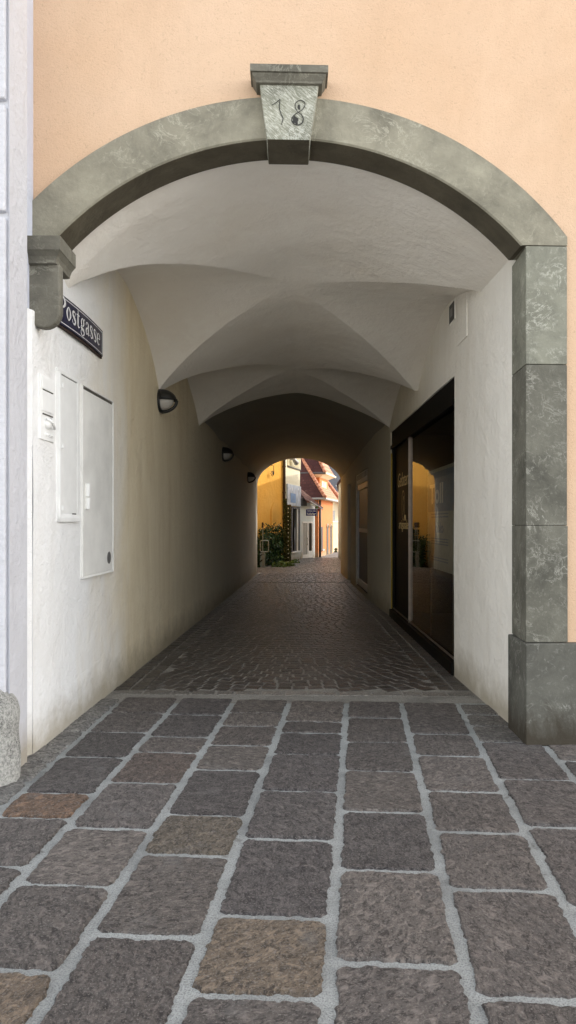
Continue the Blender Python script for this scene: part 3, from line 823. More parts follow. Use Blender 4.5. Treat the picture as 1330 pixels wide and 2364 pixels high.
dd = MB(); dd.box(R3, 0, .9, -.25, -.20, 0.004, DRt - .002); ddo = dd.build('passage_door', 'darkdoor', house, bevel=.003)
d2 = MB(); d2.tube([R3.P(.10, -.20, 1.0), R3.P(.10, -.15, 1.0), R3.P(.22, -.15, 1.0)], .010); d2.build('handle', 'steel', ddo)

# ------------------------------------------------------------------ neighbouring house on the left
nb = thing('neighbouring_house', 'pale grey white neighbouring house corner with grooved front standing forward on the left', 'house', (-1.7, 4.15, 0))
nm = MB()
nm.grid(lambda a, b: (lerp(-1.622, -1.682, a), lerp(4.15, 4.725, a), lerp(0, 9.5, b)), 3, 20)
nm.build('return_wall', 'return', nb)
nf = MB(); NF = Fr((-1.622, 4.15), (1, 0))
zs = [0, 3.285, 3.935, 4.6, 5.25, 5.9, 6.6, 7.3, 8.0, 9.5]
for a, b in zip(zs, zs[1:]):
    g0 = .0 if a == 0 else .014
    nf.box(NF, -12, -.014, -.2, .022, a + g0, b - .022)
nf.build('rusticated_front', 'neighbour', nb, bevel=.010)
nf = MB(); nf.box(NF, -12, -.002, -.3, -.012, 0, 9.5)
nf.quad((-13.6, 4.15, 0), (-13.6, 20, 0), (-13.6, 20, 9.5), (-13.6, 4.15, 9.5)); nf.quad((-13.6, 20, 0), (-1.71, 20, 0), (-1.71, 20, 9.5), (-13.6, 20, 9.5)); nf.quad((-13.6, 4.15, 9.5), (-1.69, 4.15, 9.5), (-1.71, 20, 9.5), (-13.6, 20, 9.5))
nf.build('front_wall', 'neighbour', nb)

gs = MB()
def guard(u, v):
    a = math.pi * 2 * u; h = v
    r = .225 * (1.0 - .08 * h) if h < .62 else .225 * .95 * math.sqrt(max(0, 1 - ((h - .62) / .38) ** 2.2))
    x = -1.785 + r * math.cos(a) * .98; y = 4.15 + r * math.sin(a) * .9; z = h * .575
    k = nz(x * 6, y * 6, z * 6) * .018
    return (x + k * math.cos(a), y + k * math.sin(a), z)
gs.grid(guard, 40, 26)
gs.build('guard_stone', 'granite', loc=(-1.785, 4.15, 0), smooth=True, label='rounded speckled granite guard stone at the foot of the left corner', cat='guard stone')

# ------------------------------------------------------------------ things on the left passage wall
sg = thing('street_name_sign', 'dark blue enamel street name sign with white lettering beside the stone corbel', 'sign', LW.P(lw(5.43), 0, 2.89))
class Bow(Fr):                                        # the enamel plate is slightly bowed off the wall
    def __init__(s, f, a0, a1): s.o = f.o; s.t = f.t; s.n = f.n; s.a0 = a0; s.a1 = a1
    def P(s, a, o, z):
        f = (a - s.a0) / (s.a1 - s.a0); b = .018 + .012 * (1 - (2*f - 1)**2)
        return Fr.P(s, a, o + b, z + .008 * (1 - (2*f-1)**2))
BW = Bow(LW, lw(4.86), lw(5.98))
a0, a1, z0, z1 = lw(4.86), lw(5.98), 2.882, 3.096
def bowplate(mb, a0, a1, z0, z1, o0, o1, n=16):
    for i in range(n):
        p, q = lerp(a0, a1, i/n), lerp(a0, a1, (i+1)/n)
        mb.quad(BW.P(p, o1, z0), BW.P(q, o1, z0), BW.P(q, o1, z1), BW.P(p, o1, z1))
        for z, fl in ((z0, 0), (z1, 1)):
            mb.quad(BW.P(p, o0, z), BW.P(q, o0, z), BW.P(q, o1, z), BW.P(p, o1, z))
    for a in (a0, a1): mb.quad(BW.P(a, o0, z0), BW.P(a, o1, z0), BW.P(a, o1, z1), BW.P(a, o0, z1))
sp = MB(); bowplate(sp, a0, a1, z0, z1, -.014, .004); sp.build('plate', 'enamel', sg)
sb = MB()
bowplate(sb, a0 + .016, a1 - .016, z0 + .014, z0 + .020, .004, .0055); bowplate(sb, a0 + .016, a1 - .016, z1 - .020, z1 - .014, .004, .0055)
bowplate(sb, a0 + .016, a0 + .022, z0 + .014, z1 - .014, .004, .0055, 1); bowplate(sb, a1 - .022, a1 - .016, z0 + .014, z1 - .014, .004, .0055, 1)
sb.build('border_line', 'enamelwhite', sg)
sr = MB(); bowplate(sr, a0 + .004, a1 + .006, z0 - .016, z0 - .001, -.02, -.004); sr.build('rusty_lip', 'rust', sg)
GL = {
 'P': (.36, [([(.10, 0), (.10, .72)], [.12, .12], 0), ([(.02, .012), (.20, .012)], [.025, .025], 0), ([(.02, .708), (.12, .708)], [.025, .025], 0), ([(.12, .705), (.24, .70), (.315, .54), (.24, .37), (.12, .36)], [.03, .06, .12, .06, .03], 0)]),
 'o': (.31, [([(.15, .475), (.055, .24), (.15, .005), (.245, .24)], [.028, .105, .028, .105], 1)]),
 's': (.27, [([(.225, .35), (.17, .465), (.075, .44), (.075, .33), (.15, .24), (.21, .13), (.18, .03), (.10, .01), (.035, .13)], [.02, .035, .07, .095, .105, .10, .07, .03, .02], 0), ([(.225, .33), (.228, .47)], [.028, .015], 0), ([(.035, .01), (.035, .15)], [.015, .028], 0)]),
 't': (.24, [([(.095, .64), (.095, .36), (.095, .12), (.13, .02), (.21, .06)], [.04, .10, .10, .06, .02], 0), ([(.01, .465), (.20, .465)], [.03, .03], 0)]),
 'g': (.31, [([(.135, .475), (.055, .32), (.135, .17), (.215, .32)], [.028, .085, .028, .085], 1), ([(.20, .44), (.255, .49), (.29, .45)], [.025, .03, .06], 0), ([(.08, .19), (.035, .12), (.10, .07), (.21, .03), (.235, -.08), (.14, -.19), (.04, -.12), (.06, -.0), (.12, .05)], [.02, .05, .08, .09, .07, .03, .05, .03, .03], 0)]),
 'a': (.29, [([(.205, .36), (.205, .10), (.225, .015), (.28, .04)], [.10, .10, .05, .02], 0), ([(.05, .35), (.07, .44), (.14, .475), (.20, .42), (.205, .34)], [.07, .04, .03, .06, .09], 0), ([(.20, .28), (.11, .24), (.055, .13), (.09, .01), (.17, .06), (.20, .14)], [.025, .05, .095, .05, .025, .02], 0)]),
 'e': (.28, [([(.06, .255), (.235, .255)], [.026, .026], 0), ([(.235, .255), (.215, .40), (.145, .472), (.065, .38), (.055, .22), (.09, .06), (.165, .008), (.235, .09)], [.07, .07, .028, .09, .105, .08, .03, .02], 0)])}
def write(word, fr, a, z, h, o, mb, sx=1., track=.0):
    for ch in word:
        wd, strokes = GL[ch]
        for pts, ws, cl in strokes: mb.stroke(fr, [(a + x * h * sx, z + y * h) for x, y in pts], [q * h * (.5 + .5 * sx) for q in ws], o, .002, bool(cl))
        a += (wd * sx + track) * h
    return a
tx = MB(); tot = sum(GL[c][0] for c in 'Postgasse'); hh = .195; sxx = .93 / (tot * hh)
write('Postgasse', BW, lw(4.965), 2.945, hh, .0045, tx, sxx)
tx.build('lettering', 'enamelwhite', sg, label='white letters reading Postgasse')

pn = thing('door_entry_panel', 'small painted over bell and intercom panel nearest the street on the white wall', 'intercom', LW.P(lw(4.68), 0, 2.04))
m_ = MB(); m_.box(LW, lw(4.68), lw(4.92), -.01, .012, 2.045, 2.475); pno = m_.build('back_plate', 'whitepaint', pn, bevel=.004)
m_ = MB(); m_.box(LW, lw(4.70), lw(4.90), .012, .019, 2.38, 2.46); m_.build('name_plate', 'whitepaint', pn, bevel=.003)
m_ = MB(); m_.box(LW, lw(4.70), lw(4.90), .012, .017, 2.235, 2.370); m_.build('speaker_plate', 'whitepaint', pn, bevel=.003)
m_ = MB(); m_.box(LW, lw(4.715), lw(4.885), .012, .0185, 2.212, 2.220); m_.box(LW, lw(4.72), lw(4.89), .012, .0186, 2.374, 2.378); m_.build('slot', 'shadowgap', pn)
m_ = MB(); m_.grid(lambda u, v: LW.P(lw(4.80) + .055 * (1 - v*v) ** .5 * math.cos(6.283 * u), .012 + .03 * v, 2.16 + .04 * (1 - v*v) ** .5 * math.sin(6.283 * u)), 20, 6); m_.build('bell_dome', 'whitepaint', pn, smooth=True)
m_ = MB(); m_.tube([LW.P(lw(4.74), .03, 2.185), LW.P(lw(4.80), .05, 2.165), LW.P(lw(4.88), .03, 2.135)], .008); m_.tube([LW.P(lw(4.83), .03, 2.20), LW.P(lw(4.81), .045, 2.15)], .006); m_.build('wire', 'whitepaint', pn, smooth=True)
for a in (4.77, 4.82, 4.86):
    m_ = MB(); m_.tube([LW.P(lw(a), .010, 2.085), LW.P(lw(a), .028, 2.085)], .010, 10); m_.build('button', 'whitepaint', pn)

cab = thing('utility_cabinet', 'narrow white painted cabinet with raised surround, left of the taller cupboard door', 'cabinet', LW.P(lw(4.98), 0, 1.49))
m_ = MB(); A0, A1, Z0, Z1 = lw(4.985), lw(5.42), 1.50, 2.55
m_.sprism(LW, [(0, Z0), (.030, Z0), (.030, Z0 + .03), (.012, Z0 + .055), (0, Z0 + .055)], A0, A1)
m_.prism(LW, [(A0, Z0), (A0 + .022, Z0), (A0 + .022, Z1), (A0, Z1)], -.01, .030); m_.prism(LW, [(A0 + .022, Z0 + .03), (A0 + .06, Z0 + .05), (A0 + .06, Z1), (A0 + .022, Z1)], -.01, .018)
m_.prism(LW, [(A1 - .03, Z0 + .05), (A1, Z0 + .05), (A1, Z1), (A1 - .03, Z1)], -.01, .013)
m_.prism(LW, [(A0, Z1), (A1, Z1), (A1, Z1 + .03), (A0, Z1 + .03)], -.01, .012)
m_.build('surround', 'whitepaint', cab, bevel=.004)
m_ = MB(); m_.box(LW, A0 + .066, A1 - .036, -.01, .0105, Z0 + .064, Z1 - .008); m_.build('door', 'whitepaint', cab, bevel=.002)
m_ = MB(); m_.box(LW, A0 + .058, A1 - .032, -.012, .0035, Z0 + .054, Z1 + .0005); m_.build('door_gap', 'shadowgap', cab)
for z in (1.60, 2.04, 2.47):
    m_ = MB(); m_.tube([LW.P(A0 + .085, .014, z - .018), LW.P(A0 + .085, .014, z + .018)], .009, 8); m_.build('hinge', 'whitepaint', cab)
cb2 = thing('meter_cupboard', 'tall white cupboard door with grey round lock below the street name sign', 'cupboard', LW.P(lw(5.52), 0, 1.06))
A0, A1, Z0, Z1 = lw(5.50), lw(6.31), 1.068, 2.552
m_ = MB()
m_.prism(LW, [(A0, Z0), (A0 + .016, Z0), (A0 + .016, Z1), (A0, Z1)], -.01, .016); m_.prism(LW, [(A1 - .016, Z0), (A1, Z0), (A1, Z1), (A1 - .016, Z1)], -.01, .020)
m_.box(LW, A0, A1, -.01, .018, Z1, Z1 + .012); m_.build('frame', 'whitepaint2', cb2, bevel=.004)
m_ = MB(); m_.box(LW, A0 + .02, A1 - .02, -.01, .014, Z0 + .013, Z1 - .024); dob = m_.build('door', 'whitepaint2', cb2, bevel=.003)
m_ = MB(); m_.box(LW, A0 + .018, A1 - .018, -.012, .006, Z0 + .010, Z1 - .003); m_.build('door_gap', 'shadowgap', cb2)
m_ = MB()
for za, zb in ((1.60, 1.69), (1.70, 1.80)): m_.tube([LW.P(A0 + .09, .024, za), LW.P(A0 + .09, .024, zb)], [.016, .021], 10)
m_.build('hinge', 'whitepaint', cb2)
m_ = MB(); m_.tube([LW.P(A1 - .13, .010, 1.192), LW.P(A1 - .13, .017, 1.192)], .052, 28); m_.build('lock_disc', 'lockgrey', cb2)
m_ = MB(); m_.sprism(LW, [(0, Z0 - .004), (.024, Z0 - .004), (.012, Z0 + .012), (0, Z0 + .012)], A0, A1 - .02); m_.build('bottom_sill', 'whitepaint2', cb2)

# wall lamps: an eyelid bulkhead, built once and copied
def make_lamp():
    root = thing('wall_lamp', 'black half round bulkhead lamp nearest the street on the left passage wall', 'wall lamp', (0, 0, 0), 'bulkhead lamps along the left passage wall')
    rx, ro, rz = .135, .200, .140
    b = MB(); b.grid(lambda u, v: (.150 * math.cos(6.283*u) * (1 if v < .99 else .97), -.034 * v, .155 * math.sin(6.283*u) * (1 if v < .99 else .97)), 32, 3); b.poly([(.146 * math.cos(6.283*i/32), -.034, .151 * math.sin(6.283*i/32)) for i in range(32)])
    bo = b.build('base_ring', 'darkmetal', root, smooth=False)
    d = MB(); d.grid(lambda u, v: (rx * .86 * math.cos(6.283*u) * math.cos(1.57*v), -.03 - ro * .80 * math.sin(1.57*v), rz * .86 * math.sin(6.283*u) * math.cos(1.57*v)), 32, 12); d.build('diffuser', 'opal', root, smooth=True)
    h = MB()
    def hood(u, v):                                   # the lid covers the upper side of the dome
        lat = lerp(-.12, math.pi / 2, v) if False else None
        a = lerp(R(8), R(172), u); c = math.cos(1.5707 * v)
        return (rx * 1.05 * math.cos(a) * c, -.03 - ro * math.sin(1.5707 * v), rz * 1.08 * math.sin(a) * c + .0)
    h.grid(hood, 24, 14)
    ho = h.build('hood', 'darkmetal', root, smooth=True)
    sm = ho.modifiers.new('thick', 'SOLIDIFY'); sm.thickness = .008
    f = MB()
    f.tube([(0, -.03 - ro * math.sin(a) * 1.0, -rz * 1.05 * math.cos(a)) for a in [i * 1.5707 / 14 for i in range(15)]], .022, 8)
    for q in (.80,):
        f.tube([(rx * 1.02 * math.cos(a) * math.cos(q*1.57)*1.05, -.03 - ro * math.sin(q * 1.57), rz * 1.05 * math.sin(a) * math.cos(q*1.57)) for a in [math.pi + i * math.pi / 14 for i in range(15)]], .008, 6)
    f.tube([(rx * 1.05 * math.cos(1.5707*i/12) * -1, -.03 - ro * math.sin(1.5707*i/12), .012) for i in range(13)], .012, 8)
    f.tube([(rx * 1.05 * math.cos(1.5707*i/12), -.03 - ro * math.sin(1.5707*i/12), .012) for i in range(13)], .012, 8)
    f.build('guard_bars', 'darkmetal', root, smooth=True)
    return root
lamp = make_lamp()
def place_lamp(o, D, z):
    o.scale = (.87, .87, .87); o.location = (XL(D) - .004, D, z); o.rotation_euler = (0, 0, math.atan2(1, .047))
lamps = [(8.18, 2.885, None), (13.42, 2.775, 'middle black bulkhead lamp on the left passage wall, in the dark'), (17.9, 2.62, 'farthest black bulkhead lamp on the left passage wall, beside the far opening')]
for D, z, lab in lamps:
    o = lamp
    if lab:
        o = lamp.copy(); COL.objects.link(o); o['label'] = lab
        for ch in lamp.children:
            c = ch.copy(); COL.objects.link(c); c.parent = o
    place_lamp(o, D, z)

# vent and panel high on the right wall
RV = Fr((XR(7.1), 7.1), (0, -1))
vt = thing('air_vent', 'small square black vent high on the right passage wall above the shop window', 'vent', RV.P(.1, 0, 3.45))
m_ = MB(); m_.box(RV, -.012, .225, .0, .012, 3.452, 3.648); m_.build('frame', 'whitepaint2', vt)
m_ = MB(); m_.box(RV, .0, .205, .005, .0145, 3.462, 3.636); m_.build('grille', 'darkmetal', vt)
m_ = MB(); m_.box(RV, .06, .15, .0145, .018, 3.51, 3.59); m_.build('label_plate', 'lockgrey', vt)
ap = thing('access_panel', 'flat cream painted panel edge beside the black vent on the right wall', 'panel', RV.P(.5, 0, 3.16))
m_ = MB(); m_.box(RV, .30, .655, -.008, .006, 3.175, 3.72); m_.build('cover', 'white_right', ap, bevel=.004)

# ------------------------------------------------------------------ the street beyond
def frame(pxa, Da, pxb, Db): return Fr.span((xat(pxa, Da), Da), (xat(pxb, Db), Db))
# yellow house
YF = frame(592, 24.2, 653, 26.2); y0 = YF.sx(592); y1 = YF.sx(653)
yh = thing('yellow_house', 'golden yellow rendered house wall with a dark drainpipe just beyond the far opening', 'house', YF.P(y0, 0, 0))
m_ = MB(); m_.prism(YF, [(-4.5, 0), (y1, 0), (y1, 6.5), (-4.5, 6.5)], -3.0, 0); m_.build('wall', 'yellowwall', yh)
m_ = MB(); m_.prism(YF, [(YF.sx(625), 0), (YF.sx(648), 0), (YF.sx(648), zat(1160, 25.6)), (YF.sx(631), zat(1160, 25.3)), (YF.sx(625), zat(1175, 25.2))], 0.001, .03); m_.build('light_patch_block', 'yellowwall', yh)  # shallow block in the outline of a light patch on the wall
m_ = MB(); m_.tube([YF.P(y1 - .03, .07, 1.0), YF.P(y1 - .03, .07, 6.4)], .055, 12); dp = m_.build('drainpipe', 'pipe', yh, smooth=True)
for z in (1.6, 2.55, 3.5):
    m_ = MB(); m_.tube([YF.P(y1 - .03, .07, z), YF.P(y1 - .03, .07, z + .05)], .066, 12); m_.build('pipe_clip', 'pipe', dp)
m_ = MB(); m_.box(YF, -4.6, y1 + .1, -3.1, .35, 6.5, 6.62); m_.build('roof', 'tile', yh)
s = YF.sx(622); zz = zat(1090, YF.D(s))
br = thing('wall_bracket', 'small dark iron bracket ornament high on the yellow wall', 'bracket', YF.P(s, 0, zz))
m_ = MB(); m_.tube([YF.P(s, .0, zz + .25), YF.P(s, .16, zz + .22), YF.P(s, .18, zz - .05)], .012, 6); m_.build('arm', 'darkmetal', br)
m_ = MB()
for i in range(7):
    a = i / 7 * 6.283; m_.tube([YF.P(s, .16, zz - .02), YF.P(s + .09 * math.cos(a), .14, zz - .05 + .07 * math.sin(a)), YF.P(s + .12 * math.cos(a + .5), .10, zz - .05 + .10 * math.sin(a + .5))], .012, 5)
m_.build('scroll', 'darkmetal', br)

sh = MB()                                             # shrub against the yellow wall
H = 1.27
def shp(): 
    a = random.uniform(YF.sx(585) - .45, y1 - .22); o = random.random() ** .6 * .40
    top = H * (.90 + .13 * math.sin(a * 5.1) + .08 * math.sin(a * 13)) * (1 - .20 * (o / .40) ** 2)
    z = top * random.random() ** .75
    return YF.P(a, .02 + o * (1 - .10 * (z / H)), z)
for i in range(3600): leaf(sh, shp(), random.uniform(.06, .12))
for i in range(16):                                   # shoots above the mass
    a = random.uniform(YF.sx(598), YF.sx(640)); h = random.uniform(.1, .32)
    for k in range(10): leaf(sh, YF.P(a + random.uniform(-.07, .07) + k * .012, .2 + random.uniform(-.1, .1), H * .92 + h * k / 10), .08)
shr = thing('leafy_shrub', 'dense dark green leafy shrub against the foot of the yellow wall', 'shrub', YF.P(y0 + .4, .3, 0))
sh.build('foliage', 'leaf', shr)
m_ = MB()
for i in range(7):
    a = lerp(y0, y1, (i + .5) / 7); m_.tube([YF.P(a, .22, 0), YF.P(a + .06, .25, .6), YF.P(a - .03, .2, 1.2)], [.02, .014, .006], 5)
m_.build('stem', 'wood', shr)
wd = MB()
for i in range(420):
    a = random.uniform(y0 - .3, YF.sx(612) + .1); leaf(wd, YF.P(a, .70 + random.random() * .45, random.random() ** 2 * .16), .07)
for i in range(260): leaf(wd, YF.P(random.uniform(YF.sx(645), y1 + .25), .25 + random.random() * .35, random.random() ** 2 * .14), .06)
wd.build('weeds', 'weed', kind='stuff', loc=YF.P(y0, .9, 0), label='low bright green weeds at the foot of the shrub', cat='weeds')

rk = thing('bicycle_rack', 'rounded galvanised tube rack standing in front of the shrub', 'rack', (xat(606, 23.2), 23.2, 0))
RK = Fr((xat(601, 23.3), 23.3), (1, .15)); wdt = xat(620, 23.3) - xat(601, 23.3); zb, zt = zat(1274, 23.3), zat(1248, 23.3)
m_ = MB(); r = .05
loop = []
for cx, cz, a0_ in ((wdt - r, zt - r, 0), (r, zt - r, 90), (r, zb + r, 180), (wdt - r, zb + r, 270)):
    for k in range(5): a = R(a0_ + k * 22.5); loop.append(RK.P(cx + r * math.cos(a), 0, cz + r * math.sin(a)))
loop.append(loop[0]); m_.tube(loop, .017, 8, False); m_.build('loop', 'grasslight', rk, smooth=True)
m_ = MB(); m_.tube([RK.P(.09, 0, 0), RK.P(.09, 0, zb)], .02, 8); m_.tube([RK.P(.14, 0, 0), RK.P(.14, 0, zb)], .02, 8); m_.build('post', 'grasslight', rk)
sgp = thing('sign_post', 'thin pale post with a small brown sign end on rising out of the shrub', 'post', (xat(607, 23.6), 23.6, 0))
px_ = xat(606.5, 23.6)
m_ = MB(); m_.tube([(px_, 23.6, 0), (px_, 23.6, zat(1207, 23.6))], .016, 8); m_.build('pole', 'grasslight', sgp)
m_ = MB(); m_.box(Fr((px_, 23.6), (1, 0)), -.022, .022, -.16, .16, zat(1218, 23.6), zat(1206, 23.6)); m_.build('plate', 'rust', sgp, bevel=.004)
ub = thing('utility_box', 'small grey green painted box below the bicycle rack', 'box', (xat(604, 23.4), 23.4, 0))
UB = Fr((xat(600, 23.55), 23.55), (1, .1))
m_ = MB(); m_.box(UB, .0, .11, -.1, .04, 0, zat(1277, 23.5)); m_.build('body', 'asphaltbox', ub, bevel=.01)
m_ = MB(); m_.prism(UB, [(.0, .22), (.11, .30), (.11, .24), (.0, .16)], .0405, .043); m_.prism(UB, [(.0, .40), (.11, .47), (.11, .43), (.0, .36)], .0405, .043); m_.build('stripe', 'darkdoor', ub)

# ivy column with fairy lights
ivx, ivD = xat(663.5, 25.4), 25.4
iv = thing('ivy_column', 'ivy covered column with a vertical string of fairy lights beside the drainpipe', 'column', (ivx, ivD, 0))
m_ = MB(); m_.box(Fr((ivx, ivD), (1, .1)), -.11, .125, -.10, .10, 0, zat(1165, ivD)); m_.build('pillar', 'wood', iv)
m_ = MB(); IH = zat(1168, ivD)
for i in range(1500):
    z = random.random() * IH; a = random.uniform(-.13, .12) * (1.0 if z < 2.2 else .8)
    leaf(m_, Vector((ivx + a, ivD - .11 - random.random() * .05, z)), random.uniform(.04, .08))
for i in range(200): leaf(m_, Vector((ivx - random.uniform(.02, .14), ivD - .1 - random.random() * .05, IH + random.random() ** 2 * .25)), .06)
m_.build('foliage', 'leaf2', iv)
fl = thing('fairy_lights', 'vertical string of small pale fairy light bulbs hung down the ivy column', 'string lights', (ivx + .03, ivD - .18, .1))
m_ = MB(); m_.tube([(ivx + .03, ivD - .19, .12), (ivx + .03, ivD - .19, IH)], .004, 5); m_.build('cable', 'darkmetal', fl)
for i in range(14):
    z = zat(1296 - i * 9.4, ivD); b_ = MB(); b_.grid(lambda u, v: (ivx + .03 + .019 * math.cos(6.283*u) * math.sin(3.1416*v), ivD - .20 + .019 * math.sin(6.283*u) * math.sin(3.1416*v), z + .019 * math.cos(3.1416*v)), 8, 6)
    b_.build('bulb', 'bulb', fl, smooth=True)

# cream-and-white shop house
SF = frame(655, 26.3, 693, 29.0); s0, s1 = SF.sx(655), SF.sx(692.5)
shh = thing('cream_shop_house', 'cream shop house with ribbed upper storey and large display window', 'house', SF.P(s0, 0, 0))
zt_ = 2.95
m_ = MB(); m_.prism(SF, [(s0 - .1, 2.10), (s1, 2.10), (s1, 6.4), (s0 - .1, 6.4)], -2.5, 0); m_.build('upper_wall', 'creamwall', shh)
m_ = MB(); m_.prism(SF, [(s0 + .30, 0), (SF.sx(672.5), 0), (SF.sx(672.5), 2.1), (s0 + .30, 2.1)], -2.5, -.002); m_.box(SF, SF.sx(672.5), s1, -2.5, -.004, 0, .34); m_.box(SF, s1 - .06, s1, -2.5, -.003, .34, 2.1); m_.build('shopfront_wall', 'whitewall', shh)
m_ = MB()
for i in range(11):
    a = lerp(SF.sx(664), s1 - .04, i / 10); m_.box(SF, a - .035, a + .035, 0, .035, 3.62, 6.3)
m_.build('ribbed_cladding', 'creamwall', shh)
m_ = MB(); m_.box(SF, SF.sx(663), s1, 0, .05, 3.585, 3.62); m_.build('cladding_edge', 'pipe', shh)
m_ = MB(); m_.box(SF, SF.sx(661), s1 - .01, .002, .05, 2.12, 2.93); bn = m_.build('banner_panel', 'litpanel', shh, bevel=.005)
m_ = MB(); m_.box(SF, SF.sx(668), SF.sx(679.5), .051, .062, 2.24, 2.60); m_.build('blue_sign', 'signblue', bn)
for i in range(11):
    a = random.uniform(SF.sx(662), s1 - .1); z = random.uniform(2.55, 2.88); q = random.uniform(.02, .05)
    m_ = MB(); m_.poly([SF.P(a + q * math.cos(k * 1.047), .0525, z + q * math.sin(k * 1.047)) for k in range(6)]); m_.build('flower_print', 'posterwhite', bn)
text_part('lettering', 'LS', .26, SF, SF.sx(673.5), .0635, 2.33, 'posterblue', bn, sx=1.1)
m_ = MB(); q0, q1 = SF.sx(673), s1 - .06
m_.box(SF, q0, q0 + .12, -.06, .02, .34, 2.1); m_.box(SF, q1 - .10, q1, -.06, .02, .34, 2.1); m_.box(SF, q0, q1, -.06, .02, 2.02, 2.1)
fw = m_.build('display_window', 'slate', shh)
m_ = MB(); m_.box(SF, q0 - .02, q1 + .02, -.05, .05, .30, .345); m_.build('sill', 'whitepaint', fw)
m_ = MB(); m_.quad(SF.P(q0 + .1, -.03, .345), SF.P(q1 - .08, -.03, .345), SF.P(q1 - .08, -.03, 2.03), SF.P(q0 + .1, -.03, 2.03)); m_.build('pane', 'darkglass', fw)
m_ = MB(); m_.box(SF, q0, q1, -1.2, -1.1, .34, 2.1); m_.box(SF, lerp(q0, q1, .38), lerp(q0, q1, .56), -.6, -.5, .34, 1.9); m_.build('display', 'wood', fw)
m_ = MB(); m_.box(SF, lerp(q0, q1, .70), lerp(q0, q1, .78), -.025, .015, .345, 2.02); m_.build('mullion', 'whitepaint', fw)
cl = thing('security_lamp', 'small pale floodlight on an arm at the top of the cream shop wall', 'lamp', SF.P(SF.sx(669), 0, zat(1066, 27)))
zl = zat(1064, 27.1); sl_ = SF.sx(668)
m_ = MB(); m_.tube([SF.P(sl_, 0, zl + .05), SF.P(sl_ + .02, .15, zl + .07)], .03, 8); m_.build('arm', 'alu', cl)
m_ = MB(); m_.tube([SF.P(sl_ - .02, .15, zl + .10), SF.P(sl_ + .28, .22, zl - .06)], [.06, .10], 12); m_.build('head', 'alu', cl, smooth=True)

# pale shop with glazed door under a brown lean-to roof
DF = frame(693, 29.1, 728, 30.0); d0, d1 = DF.sx(693.5), DF.sx(727)
ds = thing('pale_shop', 'low pale blue shop with white glazed door under a brown lean to roof', 'shop', DF.P(d0, 0, 0))
e0, e1, et = DF.sx(698), DF.sx(721.5), zat(1205, 29.4)
m_ = MB(); zt2 = zat(1160, 29.5)
m_.prism(DF, [(d0, 0), (e0, 0), (e0, et), (e1, et), (e1, 0), (d1, 0), (d1, zt2), (d0, zt2)], -.25, 0)
m_.build('wall', 'whitewall', ds)
m_ = MB(); m_.box(DF, e0, e0 + .04, -.05, .02, .02, et); m_.box(DF, e1 - .04, e1, -.05, .02, .02, et); m_.box(DF, e0, e1, -.05, .02, et - .05, et + .02); dm = lerp(e0, e1, .58)
m_.box(DF, dm - .025, dm + .025, -.05, .018, .02, et); m_.box(DF, e0, dm, -.04, .016, .02, .16); m_.box(DF, dm, e1, -.04, .016, .02, .30)
for f in (.16, .32, .46): m_.box(DF, lerp(e0, e1, f), lerp(e0, e1, f) + .03, -.04, .010, .1, et)
dro = m_.build('door', 'whitepaint', ds)
m_ = MB(); m_.quad(DF.P(e0, -.02, .02), DF.P(e1, -.02, .02), DF.P(e1, -.02, et), DF.P(e0, -.02, et)); m_.build('pane', 'darkglass', dro)
m_ = MB(); m_.tube([DF.P(dm - .10, .02, .55), DF.P(dm - .10, .05, .60), DF.P(dm - .10, .05, .80), DF.P(dm - .10, .02, .85)], .012, 6); m_.build('handle', 'steel', dro)
m_ = MB(); m_.box(DF, d0, d1, -1.1, -1.0, 0, 2); m_.box(DF, lerp(e0, e1, .05), lerp(e0, e1, .22), -.5, -.45, .5, et); m_.build('interior', 'alu', ds)
m_ = MB()
ev0, ev1 = DF.P(d0 - .05, .28, zat(1153, 29)), DF.P(DF.sx(733), .28, zat(1171, 29.6))
rt0, rt1 = DF.P(d0 - .05, -.30, zat(1122, 29.3)), DF.P(DF.sx(710), -.28, zat(1130, 29.6))
m_.quad(ev0, ev1, rt1, rt0, uv=[(0, 0), (1.1, 0), (.6, .8), (0, .8)])
lo_ = Vector((0, 0, -.06)); m_.quad(ev0 + lo_, ev1 + lo_, ev1, ev0); m_.quad(ev0 + lo_, rt0 + lo_, rt1 + lo_, ev1 + lo_); m_.quad(ev1 + lo_, rt1 + lo_, rt1, ev1)
m_.build('roof', 'brownroof', ds)
m_ = MB(); m_.tube([ev0 + Vector((.2, -.03, -.09)), ev1 + Vector((-.03, -.03, -.07))], .03, 8); m_.build('gutter', 'alu', ds)
m_ = MB(); m_.box(DF, d0, DF.sx(704), .0, .10, zat(1168, 29.2), zat(1150, 29.2)); m_.build('dark_awning_box', 'slate', ds)
ls = thing('eave_lights', 'short string of pale bulbs along the brown lean to eave', 'string lights', ev0)
for i in range(10):
    p = ev0.lerp(ev1, .30 + .55 * i / 10) + Vector((0, -.05, -.10)); b_ = MB()
    b_.grid(lambda u, v: p + Vector((.024 * math.cos(6.283*u) * math.sin(3.1416*v), .024 * math.sin(6.283*u) * math.sin(3.1416*v), .024 * math.cos(3.1416*v))), 8, 6); b_.build('bulb', 'bulb', ls, smooth=True)

